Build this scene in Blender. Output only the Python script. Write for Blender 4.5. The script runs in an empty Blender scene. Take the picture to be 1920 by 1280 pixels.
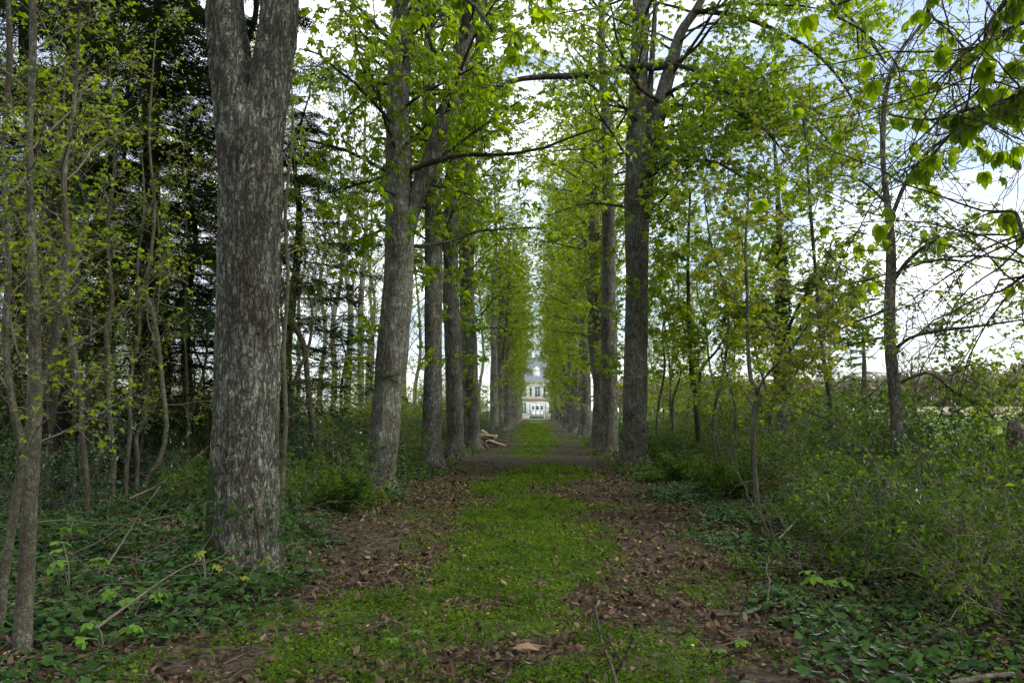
import bpy, math, random
import numpy as np

# ------------------------------------------------------------------ camera, sky, sun, exposure
scene = bpy.context.scene
COL = scene.collection
R = math.radians
CAM_H, FPX = 1.6, 1440.0
PITCH = math.atan(130 / FPX)
YAW = math.atan(45 / FPX)
cam_d = bpy.data.cameras.new('camera')
cam_d.sensor_width = 36.0
cam_d.lens = 27.0
cam_d.clip_start = 0.05
cam_d.clip_end = 3000.0
cam = bpy.data.objects.new('camera', cam_d)
COL.objects.link(cam)
cam.location = (0, 0, CAM_H)
cam.rotation_euler = (R(90) + PITCH, 0, YAW)
scene.camera = cam

SUN_EL, SUN_AZ = R(48), R(100)          # azimuth measured from +Y towards +X (light comes from the right)
world = bpy.data.worlds.new('World')
scene.world = world
world.use_nodes = True
wn, wl = world.node_tree.nodes, world.node_tree.links
wn.clear()
w_out = wn.new('ShaderNodeOutputWorld')
w_bg = wn.new('ShaderNodeBackground')
w_bg.inputs['Strength'].default_value = 0.1
w_sky = wn.new('ShaderNodeTexSky')
w_sky.sky_type = 'NISHITA'
w_sky.sun_disc = False
w_sky.sun_elevation = SUN_EL
w_sky.sun_rotation = SUN_AZ
w_tc = wn.new('ShaderNodeTexCoord')
w_map = wn.new('ShaderNodeMapping')
w_map.inputs['Scale'].default_value = (1.0, 1.0, 2.6)
w_map.inputs['Location'].default_value = (0.2, 3.1, 0.7)
w_noise = wn.new('ShaderNodeTexNoise')
w_noise.inputs['Scale'].default_value = 2.6
w_noise.inputs['Detail'].default_value = 6.0
w_noise.inputs['Roughness'].default_value = 0.55
w_noise.inputs['Distortion'].default_value = 0.3
w_ramp = wn.new('ShaderNodeValToRGB')
w_ramp.color_ramp.elements[0].position = 0.44
w_ramp.color_ramp.elements[0].color = (0.15, 0.15, 0.15, 1)
w_ramp.color_ramp.elements[1].position = 0.62
w_mix = wn.new('ShaderNodeMix')
w_mix.data_type = 'RGBA'
w_mix.inputs[7].default_value = (11.0, 11.3, 11.8, 1)
wl.new(w_tc.outputs['Generated'], w_map.inputs['Vector'])
wl.new(w_map.outputs[0], w_noise.inputs['Vector'])
wl.new(w_noise.outputs['Fac'], w_ramp.inputs[0])
wl.new(w_ramp.outputs[0], w_mix.inputs[0])
wl.new(w_sky.outputs[0], w_mix.inputs[6])
wl.new(w_mix.outputs[2], w_bg.inputs['Color'])
wl.new(w_bg.outputs[0], w_out.inputs['Surface'])

sun_d = bpy.data.lights.new('sun', 'SUN')
sun_d.energy = 1.5
sun_d.angle = R(14)
sun_d.color = (1.0, 0.96, 0.9)
sun = bpy.data.objects.new('sun', sun_d)
COL.objects.link(sun)
sun.rotation_euler = (R(90) - SUN_EL, 0, math.pi - SUN_AZ)
sun.location = (20, 10, 40)

vs = scene.view_settings
vs.view_transform = 'Standard'
vs.look = 'None'
vs.exposure = 1.1
vs.gamma = 1.0
vs.use_curve_mapping = False
cy = scene.cycles
cy.max_bounces = 5
cy.diffuse_bounces = 2
cy.use_adaptive_sampling = True
cy.adaptive_threshold = 0.04
cy.glossy_bounces = 2
cy.transmission_bounces = 3
cy.transparent_max_bounces = 4
cy.use_denoising = True
cy.sample_clamp_indirect = 8.0

# ------------------------------------------------------------------ helpers
def P(px, py, D):
    """photo pixel (1920x1280) seen at ground distance D (metres along the avenue) -> world point"""
    u, v = (px - 960) / FPX, (640 - py) / FPX
    cp, sp = math.cos(PITCH), math.sin(PITCH)
    fx, fy, fz = u, cp - v * sp, sp + v * cp
    c, s = math.cos(YAW), math.sin(YAW)
    x, y = c * fx - s * fy, s * fx + c * fy
    k = D / y
    return np.array([x * k, D, CAM_H + fz * k])

def hash3(ix, iy, iz, seed=0):
    h = (ix.astype(np.int64) * 374761393 + iy.astype(np.int64) * 668265263 + iz.astype(np.int64) * 2147483647 + seed * 974711) & 0xffffffff
    h = ((h ^ (h >> 13)) * 1274126177) & 0xffffffff
    h = ((h ^ (h >> 16)) * 2246822519) & 0xffffffff
    h = h ^ (h >> 15)
    return (h & 0xffffff) / float(0xffffff)

def vnoise(p, seed=0):
    i = np.floor(p).astype(np.int64)
    f = p - i
    f = f * f * (3 - 2 * f)
    o = 0
    for dx in (0, 1):
        wx = f[:, 0] if dx else 1 - f[:, 0]
        for dy in (0, 1):
            wy = f[:, 1] if dy else 1 - f[:, 1]
            for dz in (0, 1):
                wz = f[:, 2] if dz else 1 - f[:, 2]
                o = o + wx * wy * wz * hash3(i[:, 0] + dx, i[:, 1] + dy, i[:, 2] + dz, seed)
    return o

def fbm(p, octv=4, seed=0):
    o, a, t = 0, 0.5, 0
    q = np.asarray(p, float)
    for k in range(octv):
        o = o + a * vnoise(q, seed + k)
        t += a
        a *= 0.5
        q = q * 2.03 + 7.1
    return o / t

def fbm2(x, y, s, octv=4, seed=0):
    x = np.atleast_1d(np.asarray(x, float)).ravel(); y = np.atleast_1d(np.asarray(y, float)).ravel()
    return fbm(np.stack([x * s, y * s, np.full_like(x, 0.37)], 1), octv, seed)

def sstep(a, b, x):
    t = np.clip((x - a) / (b - a), 0, 1)
    return t * t * (3 - 2 * t)

def gz(x, y):
    x = np.asarray(x, float); y = np.asarray(y, float)
    sh = np.broadcast(x, y).shape
    x = np.broadcast_to(x, sh); y = np.broadcast_to(y, sh)
    n = fbm2(x, y, 0.45, 3, 5).reshape(sh) - 0.5
    n2 = fbm2(x, y, 1.7, 2, 9).reshape(sh) - 0.5
    near = 1 - sstep(25, 60, y)
    verge = sstep(2.4, 4.2, np.abs(x)) * 0.10
    amp = 0.05 + 0.22 * sstep(2.6, 5.0, np.abs(x))
    far = 1 - sstep(40, 90, np.abs(x))
    return (n * amp + n2 * 0.04) * (0.25 + 0.75 * near) * far + verge * far * (1 - sstep(120, 150, y))

def gz1(x, y):
    return float(gz(np.array([x]), np.array([y]))[0])

def raw_mesh(name, V, T, mat, smooth=False, quads=False):
    V = np.ascontiguousarray(V, np.float32); T = np.ascontiguousarray(T, np.int32)
    k = T.shape[1]
    me = bpy.data.meshes.new(name)
    me.vertices.add(len(V)); me.vertices.foreach_set('co', V.ravel())
    me.loops.add(T.size); me.loops.foreach_set('vertex_index', T.ravel())
    me.polygons.add(len(T))
    me.polygons.foreach_set('loop_start', np.arange(0, T.size, k, dtype=np.int32))
    me.polygons.foreach_set('loop_total', np.full(len(T), k, np.int32))
    if smooth:
        me.polygons.foreach_set('use_smooth', np.ones(len(T), bool))
    if mat is not None:
        me.materials.append(mat)
    me.update(calc_edges=True)
    return me

def link(name, data, parent=None, loc=None, rz=0.0, kind=None, label=None, cat=None, group=None):
    o = bpy.data.objects.new(name, data)
    COL.objects.link(o)
    if parent is not None:
        o.parent = parent
    if loc is not None:
        o.location = tuple(float(c) for c in loc)
    if rz:
        o.rotation_euler = (0, 0, rz)
    if kind: o['kind'] = kind
    if label: o['label'] = label
    if cat: o['category'] = cat
    if group: o['group'] = group
    return o

class Geo:
    """collects triangles"""
    def __init__(s):
        s.V, s.T, s.n = [], [], 0
    def add(s, V, T):
        if len(V) == 0: return
        s.V.append(np.asarray(V, float)); s.T.append(np.asarray(T, int) + s.n); s.n += len(V)
    def mesh(s, name, mat, smooth=False):
        if not s.V:
            return None
        return raw_mesh(name, np.concatenate(s.V), np.concatenate(s.T), mat, smooth)
    def box(s, x0, x1, y0, y1, z0, z1):
        V = [(x, y, z) for x in (x0, x1) for y in (y0, y1) for z in (z0, z1)]
        Q = [(0, 1, 3, 2), (4, 6, 7, 5), (0, 4, 5, 1), (2, 3, 7, 6), (0, 2, 6, 4), (1, 5, 7, 3)]
        T = []
        for a, b, c, d in Q: T += [(a, b, c), (a, c, d)]
        s.add(V, T)
    def tube(s, pts, rad, sides=4, cap=True):
        pts = np.asarray(pts, float); n = len(pts)
        rad = np.asarray(rad, float)
        d = np.empty_like(pts)
        d[1:-1] = pts[2:] - pts[:-2]; d[0] = pts[1] - pts[0]; d[-1] = pts[-1] - pts[-2]
        d /= np.linalg.norm(d, axis=1, keepdims=True) + 1e-9
        m = np.abs(pts[-1] - pts[0])
        ref = np.zeros(3); ref[int(np.argmin(m))] = 1.0
        a = np.cross(d, ref); a /= np.linalg.norm(a, axis=1, keepdims=True) + 1e-9
        b = np.cross(d, a)
        th = np.arange(sides) * (2 * math.pi / sides)
        ring = (a[:, None, :] * np.cos(th)[None, :, None] + b[:, None, :] * np.sin(th)[None, :, None]) * rad[:, None, None] + pts[:, None, :]
        V = ring.reshape(-1, 3)
        s.add(V, tube_tris(n, sides))
        if cap:
            k = len(s.V[-1])
            s.V[-1] = np.vstack([s.V[-1], pts[-1:] + d[-1:] * rad[-1]])
            base = (n - 1) * sides
            tip = [(base + j, base + (j + 1) % sides, k) for j in range(sides)]
            s.T[-1] = np.vstack([s.T[-1], np.array(tip) + s.n - k])
            s.n += 1

_tt = {}
def tube_tris(n, sides):
    key = (n, sides)
    if key not in _tt:
        i = np.arange(n - 1)[:, None] * sides
        j = np.arange(sides)[None, :]; j2 = (j + 1) % sides
        a, b, c, d = i + j, i + j2, i + sides + j2, i + sides + j
        _tt[key] = np.concatenate([np.stack([a, b, c], -1).reshape(-1, 3), np.stack([a, c, d], -1).reshape(-1, 3)])
    return _tt[key]

def spline(pts, n):
    """Catmull-Rom through rows of pts (any columns), n samples"""
    p = np.asarray(pts, float)
    p = np.vstack([2 * p[0] - p[1], p, 2 * p[-1] - p[-2]])
    seg = len(p) - 3
    t = np.linspace(0, seg - 1e-6, n)
    i = t.astype(int); f = (t - i)[:, None]
    a, b, c, d = p[i], p[i + 1], p[i + 2], p[i + 3]
    return 0.5 * ((2 * b) + (c - a) * f + (2 * a - 5 * b + 4 * c - d) * f ** 2 + (3 * b - a - 3 * c + d) * f ** 3)

# ------------------------------------------------------------------ materials
def new_mat(name):
    m = bpy.data.materials.new(name); m.use_nodes = True
    m.node_tree.nodes.clear()
    return m, m.node_tree.nodes, m.node_tree.links

def leaf_mat(name, c0, c1, trans=0.5, tcol=(1.9, 1.7, 0.7), rough=0.55, gloss=0.05, noise=None):
    """c0..c1: colour range across leaves (each leaf its own tone)"""
    m, N, L = new_mat(name)
    out = N.new('ShaderNodeOutputMaterial')
    g = N.new('ShaderNodeNewGeometry')
    ramp = N.new('ShaderNodeValToRGB')
    ramp.color_ramp.elements[0].color = (*c0, 1); ramp.color_ramp.elements[1].color = (*c1, 1)
    L.new(g.outputs['Random Per Island'], ramp.inputs[0])
    col = ramp.outputs[0]
    if noise:      # plants differ from patch to patch
        tc = N.new('ShaderNodeTexCoord'); nz = N.new('ShaderNodeTexNoise'); nz.inputs['Scale'].default_value = noise; nz.inputs['Detail'].default_value = 3
        L.new(tc.outputs['Object'], nz.inputs['Vector'])
        nr = N.new('ShaderNodeValToRGB'); nr.color_ramp.elements[0].position = .36; nr.color_ramp.elements[0].color = (.48, .60, .80, 1)
        nr.color_ramp.elements[1].position = .62; nr.color_ramp.elements[1].color = (1.05, 1.03, 1.2, 1)
        L.new(nz.outputs['Fac'], nr.inputs[0])
        nm = N.new('ShaderNodeMix'); nm.data_type = 'RGBA'; nm.blend_type = 'MULTIPLY'; nm.inputs[0].default_value = 1.0
        L.new(col, nm.inputs[6]); L.new(nr.outputs[0], nm.inputs[7]); col = nm.outputs[2]
    dif = N.new('ShaderNodeBsdfDiffuse'); L.new(col, dif.inputs['Color'])
    tm = N.new('ShaderNodeMix'); tm.data_type = 'RGBA'; tm.blend_type = 'MULTIPLY'
    tm.inputs[0].default_value = 1.0; tm.inputs[7].default_value = (*tcol, 1)
    L.new(col, tm.inputs[6])
    tr = N.new('ShaderNodeBsdfTranslucent'); L.new(tm.outputs[2], tr.inputs['Color'])
    mx = N.new('ShaderNodeMixShader'); mx.inputs[0].default_value = trans
    L.new(dif.outputs[0], mx.inputs[1]); L.new(tr.outputs[0], mx.inputs[2])
    last = mx.outputs[0]
    if gloss > 0:
        gl = N.new('ShaderNodeBsdfGlossy'); gl.inputs['Roughness'].default_value = rough
        gl.inputs['Color'].default_value = (0.9, 0.95, 0.9, 1)
        fr = N.new('ShaderNodeLayerWeight'); fr.inputs['Blend'].default_value = gloss
        m2 = N.new('ShaderNodeMixShader'); L.new(fr.outputs['Fresnel'], m2.inputs[0])
        L.new(last, m2.inputs[1]); L.new(gl.outputs[0], m2.inputs[2]); last = m2.outputs[0]
    L.new(last, out.inputs['Surface'])
    return m

def bark_mat(name, dark, mid, light, lichen, scale=9.0, stretch=0.3, bump=0.9, lich=0.5, moss=None):
    m, N, L = new_mat(name)
    out = N.new('ShaderNodeOutputMaterial')
    bs = N.new('ShaderNodeBsdfPrincipled'); bs.inputs['Roughness'].default_value = 0.9
    bs.inputs['Specular IOR Level'].default_value = 0.2
    tc = N.new('ShaderNodeTexCoord'); oi = N.new('ShaderNodeObjectInfo')
    off = N.new('ShaderNodeVectorMath'); off.operation = 'MULTIPLY_ADD'
    cmb = N.new('ShaderNodeCombineXYZ')
    for k in range(3): L.new(oi.outputs['Random'], cmb.inputs[k])
    off.inputs[1].default_value = (7, 5, 9)
    L.new(cmb.outputs[0], off.inputs[0]); L.new(tc.outputs['Object'], off.inputs[2])
    st = N.new('ShaderNodeVectorMath'); st.operation = 'MULTIPLY'; st.inputs[1].default_value = (1, 1, stretch)
    L.new(off.outputs[0], st.inputs[0])
    def ridge(sc_, det, width, vec):
        nn = N.new('ShaderNodeTexNoise'); nn.inputs['Scale'].default_value = sc_; nn.inputs['Detail'].default_value = det
        nn.inputs['Roughness'].default_value = 0.6; nn.inputs['Distortion'].default_value = 0.4
        L.new(vec, nn.inputs['Vector'])
        m1 = N.new('ShaderNodeMath'); m1.operation = 'SUBTRACT'; m1.inputs[1].default_value = 0.5; L.new(nn.outputs['Fac'], m1.inputs[0])
        m2 = N.new('ShaderNodeMath'); m2.operation = 'ABSOLUTE'; L.new(m1.outputs[0], m2.inputs[0])
        m3 = N.new('ShaderNodeMapRange'); m3.inputs['From Max'].default_value = width; L.new(m2.outputs[0], m3.inputs['Value'])
        return m3.outputs[0]
    st3 = N.new('ShaderNodeVectorMath'); st3.operation = 'MULTIPLY'; st3.inputs[1].default_value = (1, 1, stretch * .45)
    L.new(off.outputs[0], st3.inputs[0])
    rd = ridge(scale * .55, 6, 0.028, st3.outputs[0])
    ra = ridge(scale, 4, 0.06, st.outputs[0])
    rb = ridge(scale * 2.1, 3, 0.045, st.outputs[0])
    st2 = N.new('ShaderNodeVectorMath'); st2.operation = 'MULTIPLY'; st2.inputs[1].default_value = (1, 1, stretch * 4.5)
    L.new(off.outputs[0], st2.inputs[0])
    rc = ridge(scale * 0.9, 4, 0.03, st2.outputs[0])
    mn = N.new('ShaderNodeMath'); mn.operation = 'MULTIPLY'; L.new(ra, mn.inputs[0])
    mb = N.new('ShaderNodeMath'); mb.operation = 'MULTIPLY_ADD'; mb.inputs[1].default_value = 0.55; mb.inputs[2].default_value = 0.45; L.new(rb, mb.inputs[0])
    mc = N.new('ShaderNodeMath'); mc.operation = 'MULTIPLY_ADD'; mc.inputs[1].default_value = 0.5; mc.inputs[2].default_value = 0.5; L.new(rc, mc.inputs[0])
    md = N.new('ShaderNodeMath'); md.operation = 'MULTIPLY'; L.new(mb.outputs[0], md.inputs[0]); L.new(mc.outputs[0], md.inputs[1])
    L.new(md.outputs[0], mn.inputs[1])
    vr = N.new('ShaderNodeMath'); vr.operation = 'MULTIPLY'; L.new(mn.outputs[0], vr.inputs[0]); L.new(rd, vr.inputs[1])
    n1 = N.new('ShaderNodeTexNoise'); n1.inputs['Scale'].default_value = 34; n1.inputs['Detail'].default_value = 5
    L.new(off.outputs[0], n1.inputs['Vector'])
    mixa = N.new('ShaderNodeMix'); mixa.data_type = 'RGBA'
    mixa.inputs[6].default_value = (*mid, 1); mixa.inputs[7].default_value = (*light, 1)
    nr = N.new('ShaderNodeValToRGB'); nr.color_ramp.elements[0].position = 0.35; nr.color_ramp.elements[1].position = 0.68
    L.new(n1.outputs['Fac'], nr.inputs[0]); L.new(nr.outputs[0], mixa.inputs[0])
    n2 = N.new('ShaderNodeTexNoise'); n2.inputs['Scale'].default_value = 7.5; n2.inputs['Detail'].default_value = 9
    n2.inputs['Roughness'].default_value = 0.74
    L.new(off.outputs[0], n2.inputs['Vector'])
    lr = N.new('ShaderNodeValToRGB'); lr.color_ramp.elements[0].position = 0.62 - 0.2 * lich; lr.color_ramp.elements[1].position = 0.70 - 0.2 * lich
    L.new(n2.outputs['Fac'], lr.inputs[0])
    mixl = N.new('ShaderNodeMix'); mixl.data_type = 'RGBA'; mixl.inputs[7].default_value = (*lichen, 1)
    L.new(lr.outputs[0], mixl.inputs[0]); L.new(mixa.outputs[2], mixl.inputs[6])
    mixd = N.new('ShaderNodeMix'); mixd.data_type = 'RGBA'; mixd.inputs[6].default_value = (*dark, 1)
    L.new(vr.outputs[0], mixd.inputs[0]); L.new(mixl.outputs[2], mixd.inputs[7])
    n4 = N.new('ShaderNodeTexNoise'); n4.inputs['Scale'].default_value = 1.7; n4.inputs['Detail'].default_value = 4
    L.new(off.outputs[0], n4.inputs['Vector'])
    tn = N.new('ShaderNodeValToRGB')
    tn.color_ramp.elements[0].position = 0.33; tn.color_ramp.elements[0].color = (0.62, 0.56, 0.48, 1)
    tn.color_ramp.elements[1].position = 0.62; tn.color_ramp.elements[1].color = (1.15, 1.17, 1.12, 1)
    L.new(n4.outputs['Fac'], tn.inputs[0])
    mt = N.new('ShaderNodeMix'); mt.data_type = 'RGBA'; mt.blend_type = 'MULTIPLY'; mt.inputs[0].default_value = 1.0
    L.new(mixd.outputs[2], mt.inputs[6]); L.new(tn.outputs[0], mt.inputs[7])
    last = mt.outputs[2]
    if moss:
        # moss grows on one side of the foot of the trunk
        at = N.new('ShaderNodeAttribute'); at.attribute_name = 'moss'
        n3 = N.new('ShaderNodeTexNoise'); n3.inputs['Scale'].default_value = 16; n3.inputs['Detail'].default_value = 6
        L.new(off.outputs[0], n3.inputs['Vector'])
        ad = N.new('ShaderNodeMath'); ad.operation = 'MULTIPLY'
        L.new(at.outputs['Fac'], ad.inputs[0]); L.new(n3.outputs['Fac'], ad.inputs[1])
        mr = N.new('ShaderNodeValToRGB'); mr.color_ramp.elements[0].position = 0.27; mr.color_ramp.elements[1].position = 0.42
        L.new(ad.outputs[0], mr.inputs[0])
        mm = N.new('ShaderNodeMix'); mm.data_type = 'RGBA'; mm.inputs[7].default_value = (*moss, 1)
        L.new(mr.outputs[0], mm.inputs[0]); L.new(last, mm.inputs[6]); last = mm.outputs[2]
    L.new(last, bs.inputs['Base Color'])
    hs = N.new('ShaderNodeMath'); hs.operation = 'MULTIPLY_ADD'; hs.inputs[1].default_value = 0.35
    L.new(n1.outputs['Fac'], hs.inputs[0]); L.new(vr.outputs[0], hs.inputs[2])
    bp = N.new('ShaderNodeBump'); bp.inputs['Strength'].default_value = bump; bp.inputs['Distance'].default_value = 0.025
    L.new(hs.outputs[0], bp.inputs['Height']); L.new(bp.outputs[0], bs.inputs['Normal'])
    L.new(bs.outputs[0], out.inputs['Surface'])
    return m

def plain_mat(name, c0, c1, scale=6.0, rough=0.8, bump=0.2, spec=0.3):
    m, N, L = new_mat(name)
    out = N.new('ShaderNodeOutputMaterial')
    bs = N.new('ShaderNodeBsdfPrincipled'); bs.inputs['Roughness'].default_value = rough
    bs.inputs['Specular IOR Level'].default_value = spec
    tc = N.new('ShaderNodeTexCoord')
    n1 = N.new('ShaderNodeTexNoise'); n1.inputs['Scale'].default_value = scale; n1.inputs['Detail'].default_value = 6
    n1.inputs['Roughness'].default_value = 0.65
    L.new(tc.outputs['Object'], n1.inputs['Vector'])
    rp = N.new('ShaderNodeValToRGB')
    rp.color_ramp.elements[0].position = 0.3; rp.color_ramp.elements[0].color = (*c0, 1)
    rp.color_ramp.elements[1].position = 0.7; rp.color_ramp.elements[1].color = (*c1, 1)
    L.new(n1.outputs['Fac'], rp.inputs[0]); L.new(rp.outputs[0], bs.inputs['Base Color'])
    if bump:
        bp = N.new('ShaderNodeBump'); bp.inputs['Strength'].default_value = bump; bp.inputs['Distance'].default_value = 0.02
        L.new(n1.outputs['Fac'], bp.inputs['Height']); L.new(bp.outputs[0], bs.inputs['Normal'])
    L.new(bs.outputs[0], out.inputs['Surface'])
    return m

M_BARK = bark_mat('bark_old', (0.030, 0.026, 0.019), (0.158, 0.150, 0.120), (0.235, 0.228, 0.188), (0.265, 0.295, 0.230), 15, 0.30, 1.0, 0.56, moss=(0.035, 0.055, 0.010))
M_BARK2 = bark_mat('bark_avenue', (0.050, 0.044, 0.034), (0.150, 0.139, 0.110), (0.235, 0.226, 0.185), (0.33, 0.355, 0.285), 15, 0.30, 0.7, 0.50)
M_LIMB = bark_mat('bark_limb', (0.018, 0.015, 0.012), (0.050, 0.043, 0.035), (0.09, 0.082, 0.066), (0.15, 0.16, 0.125), 16, 0.4, 0.4, 0.45)
M_SAP = bark_mat('bark_sapling', (0.035, 0.031, 0.021), (0.080, 0.072, 0.048), (0.135, 0.125, 0.088), (0.17, 0.18, 0.13), 30, 0.8, 0.25, 0.5)
M_PALE = bark_mat('bark_pale', (0.10, 0.09, 0.07), (0.25, 0.235, 0.20), (0.36, 0.35, 0.30), (0.38, 0.40, 0.33), 12, 2.2, 0.2, 0.5)
M_CONB = bark_mat('bark_conifer', (0.010, 0.008, 0.006), (0.032, 0.024, 0.018), (0.055, 0.042, 0.032), (0.07, 0.075, 0.055), 20, 0.3, 0.6, 0.3)
M_TWIG = plain_mat('twig', (0.035, 0.028, 0.022), (0.075, 0.062, 0.048), 20, 0.85, 0)
M_TWIGP = plain_mat('twig_pale', (0.07, 0.060, 0.040), (0.14, 0.122, 0.085), 20, 0.85, 0)
M_LEAF = leaf_mat('leaf_chestnut', (0.075, 0.140, 0.006), (0.165, 0.250, 0.012), 0.66, (2.7, 2.3, 0.6))
M_LEAFF = leaf_mat('leaf_chestnut_young', (0.090, 0.150, 0.008), (0.190, 0.260, 0.020), 0.66, (2.5, 2.15, 0.6))
M_LEAFY = leaf_mat('leaf_sapling', (0.085, 0.150, 0.008), (0.185, 0.255, 0.020), 0.6, (2.2, 1.9, .6))
M_LEAFO = leaf_mat('leaf_maple_bronze', (0.11, 0.17, 0.014), (0.21, 0.20, 0.025), 0.55, (1.8, 1.7, 0.6))
M_LEAFS = leaf_mat('leaf_shrub', (0.032, 0.072, 0.008), (0.110, 0.182, 0.018), 0.5, gloss=0.02, noise=1.6)
M_LEAFD = leaf_mat('leaf_holly', (0.010, 0.030, 0.008), (0.030, 0.065, 0.014), 0.2, rough=0.3, gloss=0.25)
M_IVY = leaf_mat('leaf_ivy', (0.012, 0.034, 0.009), (0.042, 0.088, 0.018), 0.25, rough=0.45, gloss=0.08)
M_GRASS = leaf_mat('leaf_groundcover', (0.055, 0.105, 0.010), (0.135, 0.210, 0.018), 0.4, gloss=0.0, noise=2.2)
M_NEEDLE = leaf_mat('needles', (0.009, 0.022, 0.008), (0.026, 0.050, 0.016), 0.2, gloss=0.0)
M_LITTER = leaf_mat('dead_leaf', (0.020, 0.0135, 0.0085), (0.145, 0.100, 0.062), 0.15, (1.2, 1.0, 0.8), gloss=0.0)
M_LITTERP = leaf_mat('dead_leaf_pale', (0.08, 0.052, 0.032), (0.26, 0.19, 0.125), 0.15, (1.2, 1.0, 0.8), gloss=0.0)

# ------------------------------------------------------------------ leaf templates (unit size, +x away from the twig)
def leaflet(L_, W_, droop, fold=0.12, fine=False):
    if fine:
        xs = [0.0, 0.25, 0.55, 0.82, 1.0]; ws = [0.05, 0.32, 0.5, 0.38, 0.0]
        V, T = [], []
        for x, w in zip(xs, ws):
            z = -droop * x * x
            V += [(x * L_, w * W_, z * L_ + fold * w), (x * L_, 0, z * L_), (x * L_, -w * W_, z * L_ + fold * w)]
        for i in range(len(xs) - 1):
            a = 3 * i
            T += [(a, a + 1, a + 4), (a, a + 4, a + 3), (a + 1, a + 2, a + 5), (a + 1, a + 5, a + 4)]
        return np.array(V), np.array(T)
    V = [(0, 0, 0), (0.58 * L_, 0.5 * W_, -droop * .32 * L_ + fold * W_), (L_, 0, -droop * L_), (0.58 * L_, -0.5 * W_, -droop * .32 * L_ + fold * W_)]
    return np.array(V, float), np.array([(0, 3, 2), (0, 2, 1)])

def rotz(V, a):
    c, s = math.cos(a), math.sin(a)
    return np.stack([V[:, 0] * c - V[:, 1] * s, V[:, 0] * s + V[:, 1] * c, V[:, 2]], 1)

def palmate(n, spread, W_, droop, petiole=0.25, fine=False, seed=0):
    rg = random.Random(seed)
    V, T, k = [], [], 0
    for i in range(n):
        a = (i - (n - 1) / 2) * spread
        L_ = (1.0 - 0.28 * abs(i - (n - 1) / 2) / max(1, (n - 1) / 2)) * rg.uniform(0.9, 1.08)
        v, t = leaflet(L_, W_, droop * rg.uniform(0.75, 1.25), fine=fine)
        v = rotz(v, a + rg.uniform(-.1, .1)) + (petiole, 0, 0)
        V.append(v); T.append(t + k); k += len(v)
    if fine:
        g = Geo(); g.tube([(0, 0, 0), (petiole * .5, 0, .03), (petiole, 0, 0)], [0.022, .018, .02], 3)
        V.append(g.V[0]); T.append(g.T[0] + k)
    return np.concatenate(V), np.concatenate(T)

T_PALM = palmate(5, R(46), 0.46, 0.75)
T_PALM3 = palmate(3, R(62), 0.6, 0.6)
T_TRI = palmate(3, R(80), 0.75, 0.3, 0.1)
T_ONE = leaflet(1.0, 0.6, 0.25)
T_IVY = (np.array([(0, 0, 0), (0.15, 0.5, 0.03), (0.55, 0.36, 0.06), (1, 0, 0), (0.55, -0.36, 0.06), (0.15, -0.5, 0.03)], float),
         np.array([(0, 3, 2), (0, 2, 1), (0, 4, 3), (0, 5, 4)]))
def spray():
    V, T = [], []
    def tri(a, b, c):
        k = len(V); V.extend([a, b, c]); T.append((k, k + 1, k + 2))
    tri((0, -.02, 0), (0, .02, 0), (1, 0, -.25))
    for i in range(5):
        x = 0.08 + i * 0.18
        l = 0.42 * (1 - 0.55 * x)
        for s in (-1, 1):
            tri((x - .045, 0, -.25 * x * x), (x + .05, 0, -.25 * x * x), (x + l * .75, s * l, -.25 * x * x - .1 * l))
    return np.array(V, float), np.array(T)
T_SPRAY = spray()

def scatter(tpl, pos, yaw, tilt, roll, size):
    """many copies of a template -> V, T"""
    v, t = tpl
    n = len(pos)
    if n == 0: return np.zeros((0, 3)), np.zeros((0, 3), int)
    cy_, sy = np.cos(yaw), np.sin(yaw); ct, s_t = np.cos(tilt), np.sin(tilt); cr, sr = np.cos(roll), np.sin(roll)
    # R = Rz(yaw) Ry(tilt) Rx(roll)
    Rm = np.empty((n, 3, 3))
    Rm[:, 0, 0] = cy_ * ct; Rm[:, 0, 1] = cy_ * s_t * sr - sy * cr; Rm[:, 0, 2] = cy_ * s_t * cr + sy * sr
    Rm[:, 1, 0] = sy * ct; Rm[:, 1, 1] = sy * s_t * sr + cy_ * cr; Rm[:, 1, 2] = sy * s_t * cr - cy_ * sr
    Rm[:, 2, 0] = -s_t; Rm[:, 2, 1] = ct * sr; Rm[:, 2, 2] = ct * cr
    V = np.einsum('nij,vj->nvi', Rm, v) * np.asarray(size)[:, None, None] + np.asarray(pos)[:, None, :]
    T = t[None] + (np.arange(n) * len(v))[:, None, None]
    return V.reshape(-1, 3), T.reshape(-1, 3)

def leaves_geo(anchors, tpl, size, rng, per=1, jit=0.03, tilt=0.45, size_var=0.35, hang=0.0):
    """anchors: list of (x,y,z,az)"""
    g = Geo()
    if not anchors: return g
    A = np.array(anchors, float)
    A = np.repeat(A, per, 0)
    n = len(A)
    pos = A[:, :3] + rng.normal(0, jit, (n, 3))
    yaw = A[:, 3] + rng.normal(0, 0.9, n)
    g.add(*scatter(tpl, pos, yaw, rng.normal(hang, tilt, n), rng.normal(0, tilt, n), size * (1 + rng.uniform(-size_var, size_var, n))))
    return g

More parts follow.
